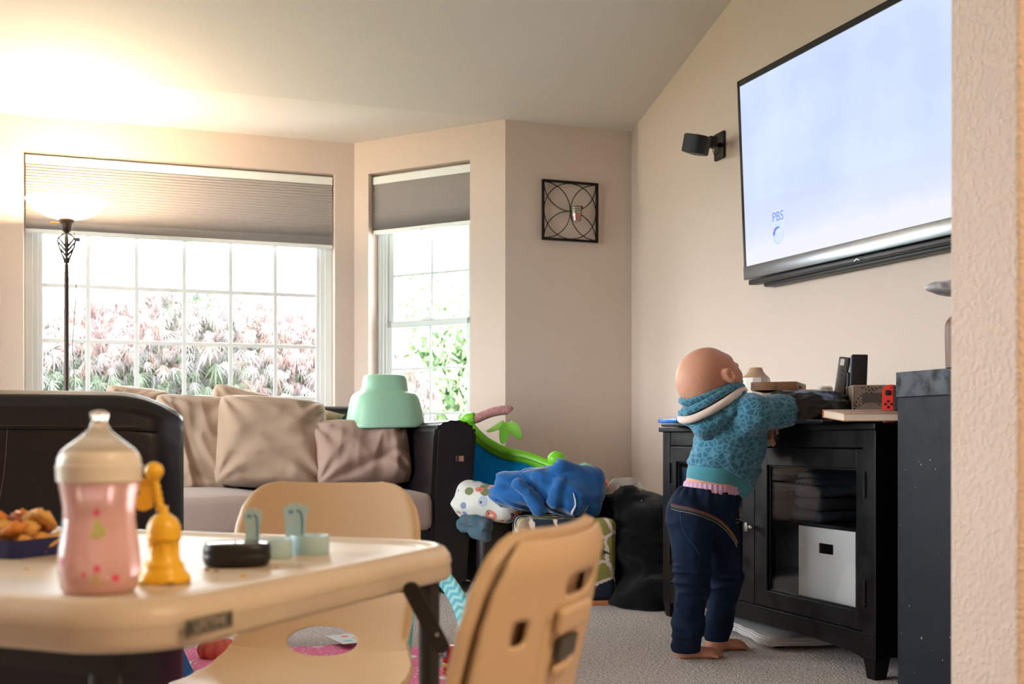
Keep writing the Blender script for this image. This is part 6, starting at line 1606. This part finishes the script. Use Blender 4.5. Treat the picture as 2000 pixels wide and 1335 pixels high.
# blue hooded sweatshirt
M_blue = mat('royal_blue_fleece', (32, 98, 164), .92, sheen=.4, spec=.15, bump=(300, .4, .0015), var=(20, .2))
M_grey_l = mat('grey_jersey_lining', (190, 188, 194), .9)
jk = thing('blue_sweatshirt', 'royal blue sweatshirt crumpled on top of the pile', 'clothing', Vector((Pt(1060, 0, 4.6).x, 4.6, .38)), 0)
def jf(p):
    d = union([ellip(pv(1050, 965, 4.68), (.20, .15, .060)), (ellip(pv(1115, 965, 4.62), (.125, .14, .088)), .04), (capsule(pv(985, 940, 4.62), pv(1070, 930, 4.60), .036, .034), .03), (capsule(pv(1055, 930, 4.56), pv(1120, 985, 4.50), .026, .034), .02),
               (capsule(pv(1095, 915, 4.55), pv(1155, 935, 4.60), .034, .040), .03), (capsule(pv(1155, 940, 4.60), pv(1158, 990, 4.55), .040, .032), .03), (capsule(pv(1012, 945, 4.52), pv(1052, 990, 4.50), .020, .026), .02), (capsule(pv(1090, 950, 4.50), pv(1080, 985, 4.48), .022, .02), .02)], .03)(p)
    q = p@np.array(((1, 0, .5), (0, 1, 0), (-.4, 0, 1))); q2 = q*np.array((9, 6, 24)); q2 = q2+vnoise(q2*.5, 25)[:, None]*1.2; d = d-.010*np.maximum(ridge(q2*.9, 21), -.3)-.003*ridge(q2*2.3, 22)
    d = -smin(-d, capsule(pv(1128, 965, 4.44), pv(1120, 1000, 4.44), .030, .022)(p), .02)
    return np.maximum(d, .335-p[:, 2]) if False else d
jb = sdf_obj('body', jf, (Pt(930, 0, 4.6).x, 4.38, .28), (Pt(1190, 0, 4.6).x, 4.90, .60), .0065, M_blue, jk)
bvj = BVHTree.FromPolygons([v.co for v in jb.data.vertices], [p.vertices[:] for p in jb.data.polygons])
def proj(px, py, bv, off):
    o_ = Vector((0, 0, EYE)); d = (Pt(px, py, 3)-o_).normalized(); r = bv.ray_cast(o_, d, 8); return (r[0]-d*off) if r[0] is not None else None
P = [proj(p.x, p.y, bvj, .002) for p in smooth_path([(1120, 962, 0), (1124, 985, 0), (1117, 1002, 0), (1128, 1008, 0), (1142, 998, 0), (1149, 986, 0)], 6)]; P = [p for p in P if p is not None]
bm = BM(); tube(bm, P, [.002+.005*math.sin(PI*(i+.5)/len(P)) for i in range(len(P))], 10, flat=.5); obj('lining', bm, M_grey_l, jk, world=True, smooth=True)
bm = BM(); tube(bm, smooth_path([Pt(1020, 922, 4.54), Pt(1045, 917, 4.535), Pt(1075, 913, 4.54)], 8), .004, 6, flat=.4); obj('white_print', bm, M_grey_l, jk, world=True)
# sling chair of a play gym: lime frame, blue fabric
M_lime = mat('lime_plastic', (122, 206, 40), .4, spec=.5); M_cyan = fabric_light('azure_fabric', (30, 160, 214), .45)
gy = thing('play_gym', 'folded baby play gym with lime frame, azure fabric and a leaf toy', 'play gym', Vector((Pt(990, 0, 5.2).x, 5.2, .35)), 0)
def tri_tube(pts, r, seg=12, flat=.7):
    bm = BM(); P = smooth_path(pts, 8); rr_ = []
    for i in range(len(P)): rr_.append(r[0]+(r[1]-r[0])*(math.sin(PI*i/(len(P)-1))))
    tube(bm, P, rr_, seg, flat=flat, up=(0, 1, .3)); return bm
railp = [Pt(905, 815, 5.15), Pt(922, 838, 5.12), Pt(945, 862, 5.08), Pt(985, 884, 5.02), Pt(1030, 894, 4.97), Pt(1072, 910, 4.92), Pt(1092, 918, 4.90)]
obj('lime_rail', tri_tube(railp, (.020, .030)), M_lime, gy, smooth=True, world=True)
bm = BM(); P = smooth_path([p+Vector((0, -.03, -.004)) for p in railp[1:]], 8); tube(bm, P, .0018, 5); obj('rail_groove', bm, mat('lime_dark', (62, 130, 24), .5), gy, world=True)
obj('lime_joint', tri_tube([Pt(905, 822, 5.15), Pt(916, 818, 5.13), Pt(928, 816, 5.12)], (.024, .030), 14, 1.0), M_lime, gy, smooth=True, world=True)
bm = BM(); tube(bm, smooth_path([Pt(928, 818, 5.12), Pt(960, 805, 5.10), Pt(990, 800, 5.08), Pt(997, 803, 5.08)], 8), [.021]*22+[.018, .014, .008], 16)
M_tubep = mat('rosy_dotted_tube', (186, 130, 128), .7); kk = KS['rosy_dotted_tube']; vd = kk.vor(kk.coord(), 170); kk.l.new(kk.mix(kk.math('LESS_THAN', vd.outputs['Distance'], .3), lin((166, 112, 112)), lin((214, 170, 160))), kk.bsdf.inputs['Base Color'])
obj('padded_bar', bm, M_tubep, gy, smooth=True, world=True)
M_leafc = fabric_light('lime_leaf_cloth', (176, 226, 120), .5)
def leafcloth(u, v):
    ang = R(-150+120*u); Lr = (.018+.052*v)*(1+.28*math.cos(5*PI*u*1.0)*v); c = Pt(988, 812, 5.06)
    return (c.x+math.cos(ang)*Lr*1.2+.006, c.y-.03-.02*math.sin(9*u)*v, c.z+math.sin(ang)*Lr*1.35-.006)
V, F = grid_mesh(30, 10, leafcloth); o = raw('cloth_leaf', V, F, M_leafc, gy, True, True); solidify(o, .002)
bm = BM(); bmesh.ops.create_uvsphere(bm, u_segments=24, v_segments=14, radius=.040, matrix=Matrix.Translation(Pt(1087, 897, 4.92)) @ Matrix.Diagonal((1.0, .8, .92, 1))); obj('lime_knob', bm, M_lime, gy, smooth=True, world=True)
def fab(u, v):
    a = Vector(smooth_path(railp, 8)[int(4+v*0+u*40) if 4+u*40 < 48 else 47]); x = a
    bot = Pt(900+110*u, 985-10*u, 5.0-.05*u); p = x.lerp(bot, v)
    return (p.x, p.y+.02+.015*math.sin(u*7+v*4)-.01*math.sin(v*9), p.z-.01)
V, F = grid_mesh(40, 20, fab); o = raw('azure_fabric', V, F, M_cyan, gy, True, True); solidify(o, .004)
for pa, pb in ((railp[0], Pt(905, 1010, 5.12)), (railp[-1], Pt(1080, 985, 4.95))): bm = BM(); tube(bm, [pa, pb], .016, 10); obj('lime_leg', bm, M_lime, gy, smooth=True, world=True)
# striped cloth hat
M_str = mat('striped_knit', (230, 110, 60), .95, sheen=.3, bump=(240, .6, .002)); k = KS['striped_knit']; sx = k.n.new('ShaderNodeSeparateXYZ'); k.l.new(k.coord(rot=(0, R(35), 0)), sx.inputs[0])
k.l.new(k.ramp(k.math('FRACT', k.math('MULTIPLY', sx.outputs[0], 7.5)), [(0, lin((60, 160, 160))), (.2, lin((120, 190, 90))), (.36, lin((230, 110, 50))), (.6, lin((34, 34, 36))), (.8, lin((30, 60, 56)))], 'CONSTANT'), k.bsdf.inputs['Base Color'])
cloth('striped_blanket', 'striped orange, teal and black knitted blanket end behind the sweatshirt', 'blanket', [capsule(pv(1112, 916, 4.82), pv(1150, 922, 4.80), .022, .030), (capsule(pv(1145, 920, 4.8), pv(1178, 944, 4.78), .030, .014), .02), (capsule(pv(1120, 950, 4.85), pv(1170, 960, 4.85), .07, .06), .03)], .02, (Pt(1085, 0, 4.8).x, 4.68, .33), (Pt(1200, 0, 4.8).x, 4.98, .58), .006, M_str, [(31, (24, 16, 30), .004)])
# heap of black blankets
M_blk = mat('black_fleece', (10, 9, 11), .95, sheen=.15, spec=.1, bump=(60, .5, .004))
cloth('black_blanket', 'big heap of black blanket slumped on the carpet against the cabinet', 'blanket', [ellip(pv(1258, 1080, 4.62), (.165, .20, .24)), (ellip(pv(1268, 1165, 4.48), (.14, .17, .10)), .06), (capsule(pv(1195, 1000, 4.65), pv(1230, 995, 4.62), .065, .05), .05), (capsule(pv(1225, 975, 4.6), pv(1290, 1010, 4.62), .045, .06), .05), (capsule(pv(1222, 1170, 4.5), pv(1300, 1185, 4.42), .05, .045), .05)], .05, (Pt(1160, 0, 4.5).x, 4.18, -.001), (Pt(1310, 0, 4.5).x, 4.86, .46), .0095, M_blk, [(41, (7, 6, 9), .022), (42, (18, 14, 22), .007)], 0.0)
# clear plastic bag on the blankets
def bagp(p):
    d = union([ellip(pv(1222, 960, 4.66), (.078, .06, .055)), (capsule(pv(1238, 966, 4.62), pv(1268, 998, 4.50), .03, .012), .03)], .02)(p)
    return d-.010*ridge(p*np.array((16, 16, 22)), 51)-.004*ridge(p*np.array((40, 40, 50)), 52)
M_clear = mat('clear_film', (236, 230, 226), .22, spec=.8, alpha=.42)
o = sdf_obj('plastic_bag', bagp, (Pt(1170, 0, 4.8).x, 4.42, .32), (Pt(1290, 0, 4.8).x, 4.80, .54), .006, M_clear); tag(o, 'crumpled clear plastic bag on top of the black blanket heap', 'plastic bag')
# dark subwoofer box in the corner behind
sw = thing('subwoofer', 'dark box in the corner behind the black blanket heap', 'speaker box', RM(.50, -.95), YAW)
bm = BM(); box(bm, -.19, .19, -.19, .19, .012, .385, .008); sobj('cabinet', bm, mat('charcoal_vinyl', (44, 44, 42), .5), sw)
bm = BM(); box(bm, -.175, .175, -.196, -.19, .03, .37, .003); obj('grille', bm, M_bk, sw)
bm = BM()
for x in (-.16, .16):
    for y in (-.16, .16): lathe(bm, [(.015, 0), (.015, .014)], 12, M=Matrix.Translation((x, y, 0)))
obj('feet', bm, M_bk, sw)

# ---- toys on the carpet
M_pink = mat('pink_dotted_fleece', (240, 80, 150), .9, sheen=.3); k = KS['pink_dotted_fleece']; v1 = k.vor(k.coord(), 52, 'F1', .6); v2 = k.vor(k.coord(loc=(.3, .7, 0)), 10)
c1 = k.mix(k.math('LESS_THAN', v1.outputs['Distance'], .28), lin((238, 74, 148)), lin((252, 214, 230)))
c2 = k.mix(k.math('LESS_THAN', v2.outputs['Distance'], .30), c1, lin((250, 236, 240))); k.l.new(c2, k.bsdf.inputs['Base Color'])
def pinkf(u, v):
    x = -.44+.66*u; d = 2.55+1.02*v-.25*(u-.5)**2+.04*math.sin(u*11)*v
    n = vnoise(np.array([[x*8, d*8, 0]]), 61)[0]; e = min(1, min(u, 1-u, v, 1-v)*14)
    x = d*(-.285+.225*u+.008*math.sin(v*13)); return (x, d, .004+.012*max(0, n)*e+.004*e)
V, F = grid_mesh(60, 60, pinkf); o = raw('pink_play_blanket', V, F, M_pink, None, True); solidify(o, .004, 1); tag(o, 'pink dotted play blanket spread on the carpet beneath the table', 'blanket')
# white picture card on it
def card(label, px, py, sx, sy, rz, c, dec):
    p = G(px, py); p.z = .026; t = thing('picture_card', label, 'card', p, rz)
    bm = BM(); box(bm, -sx/2, sx/2, -sy/2, sy/2, 0, .003, .001); obj('card', bm, c, t)
    for x, y, r, m in dec: bm = BM(); lathe(bm, [(r, .003), (r*.98, .0034), (.0001, .0034)], 14, M=Matrix.Translation((x, y, 0))); obj('printed_motif', bm, m, t)
    return t
M_cw = mat('card_white', (232, 236, 240), .5); M_c1, M_c2, M_c3 = mat('ink_aqua', (120, 200, 210), .5), mat('ink_red', (226, 84, 70), .5), mat('ink_yellow', (240, 200, 90), .5)
card('white printed card lying on the pink blanket, seen through the chair hole', 682, 1264, .10, .16, .5, M_cw, [(-.02, -.04, .014, M_c1), (.02, 0, .010, M_c3), (0, .04, .012, M_c2)])
# red toy drum
rd = G(882, 1322); q = rd.y/FPX; rt_ = thing('red_toy', 'red toy canister with blue and yellow pictures behind the near chair', 'toy', Vector((rd.x+.012, rd.y, .006)), R(-8))
M_rtoy = mat('glossy_red', (206, 36, 40), .25, spec=.6)
bm = BM(); lathe(bm, [(22*q, 0), (25*q, 2*q), (26*q, 8*q), (25.5*q, 46*q), (24*q, 54*q), (20*q, 58*q), (12*q, 60*q), (.1*q, 60*q)], 36); sobj('body', bm, M_rtoy, rt_)
def patch(a0, a1, z0, z1, m, r): 
    V, F = grid_mesh(8, 1, lambda u, v: (r*q*math.cos(a0+(a1-a0)*u), r*q*math.sin(a0+(a1-a0)*u), (z0+(z1-z0)*v)*q)); o = raw('picture_panel', V, F, m, rt_); solidify(o, .0008, 1); return o
patch(R(-150), R(-112), 8, 27, mat('panel_yellow', (246, 186, 50), .4), 26.4); patch(R(-140), R(-118), 12, 20, mat('panel_orange', (206, 90, 40), .4), 26.9); patch(R(-152), R(-120), 38, 53, mat('panel_blue', (120, 190, 226), .4), 25.6); patch(R(-142), R(-128), 41, 50, M_cw, 26.1)
# ribbed coral pumpkin plush
pk_ = G(425, 1290); pt = thing('plush_pumpkin', 'ribbed coral pumpkin toy with a mustard stem on the carpet', 'toy', pk_, .3)
def pkf(u, v):
    a = 2*PI*u; b = -PI/2+PI*v; r = .046*(1+.10*abs(math.sin(a*5.0))-.05)*math.cos(b); return (r*math.cos(a)*1.25, r*math.sin(a), .034+.036*math.sin(b)-.010*math.exp(-(math.cos(b)/.25)**2))
V, F = grid_mesh(60, 20, pkf); raw('ribbed_body', V, F, mat('coral_knit', (226, 116, 104), .8), pt)
bm = BM(); tube(bm, smooth_path([(0, 0, .055), (.004, 0, .070), (.014, -.004, .082)], 4), [.008, .008, .008, .0075, .007, .007, .0065, .006, .005], 8); obj('stem', bm, mat('mustard_felt', (190, 160, 60), .9), pt)
# blue plastic bar of a toy
bp = thing('blue_toy_bar', 'blue plastic toy bar leaning up beneath the table', 'toy', G(360, 1322), 0)
bm = BM(); tube(bm, [G(372, 1345)+Z*.02, Pt(345, 1270, 3.05)], .024, 4, flat=.8); tube(bm, [G(372, 1345)+Z*.022+Vector((-.004, -.016, 0)), Pt(345, 1270, 3.05)+Vector((-.004, -.018, 0))], .006, 8); sobj('bar', bm, mat('royal_blue_plastic', (16, 96, 184), .35), bp, world=True)
card('bright picture book lying on the carpet under the table edge', 322, 1325, .13, .17, .2, mat('card_sky', (150, 200, 226), .4), [(-.03, -.05, .014, M_c2), (.02, -.04, .010, M_c3), (0, .03, .018, M_c3), (-.035, .05, .012, M_c2), (.04, .02, .012, M_cw)])
# chevron ribbon
M_chev = mat('chevron_ribbon', (90, 176, 196), .6); k = KS['chevron_ribbon']; tcx = k.n.new('ShaderNodeTexCoord'); s = k.n.new('ShaderNodeSeparateXYZ'); k.l.new(tcx.outputs['UV'], s.inputs[0])
zig = k.math('ABSOLUTE', k.math('SUBTRACT', k.math('FRACT', k.math('MULTIPLY', s.outputs[0], 1.5)), .5)); fr = k.math('FRACT', k.math('ADD', k.math('MULTIPLY', s.outputs[1], 11), k.math('MULTIPLY', zig, 1.0)))
k.l.new(k.ramp(fr, [(0, lin((84, 172, 194))), (.5, lin((150, 208, 214)))], 'CONSTANT'), k.bsdf.inputs['Base Color'])
P = smooth_path([Vector((Pt(775, 0, 2.37).x, 2.37, .004)), Pt(792, 1200, 2.37), Pt(818, 1125, 2.36), Pt(848, 1108, 2.35), Pt(872, 1135, 2.34), Pt(892, 1165, 2.32), Pt(908, 1205, 2.30), Pt(916, 1260, 2.28), Pt(912, 1340, 2.26), Vector((Pt(905, 0, 2.24).x, 2.24, .004))], 8)
V = []; UV = []
for i, p in enumerate(P):
    a = P[max(0, i-1)]; b = P[min(len(P)-1, i+1)]; d = (b-a).normalized(); sd = d.cross(Vector((0, -1, 0))).normalized(); sd = (sd+Vector((0, .4, 0))).normalized()
    for j in range(5): V.append(p+sd*(-.019+.0095*j)); UV.append((j/4, i/(len(P)-1)*2.2))
F = [(i*5+j, i*5+j+1, i*5+j+6, i*5+j+5) for i in range(len(P)-1) for j in range(4)]
o = raw('chevron_ribbon', V, F, M_chev, None, True); uvl = o.data.uv_layers.new(name='UVMap')
for lp_ in o.data.loops: uvl.data[lp_.index].uv = UV[lp_.vertex_index]
solidify(o, .0016); tag(o, 'teal chevron patterned band arching up from the carpet behind the table corner', 'ribbon')
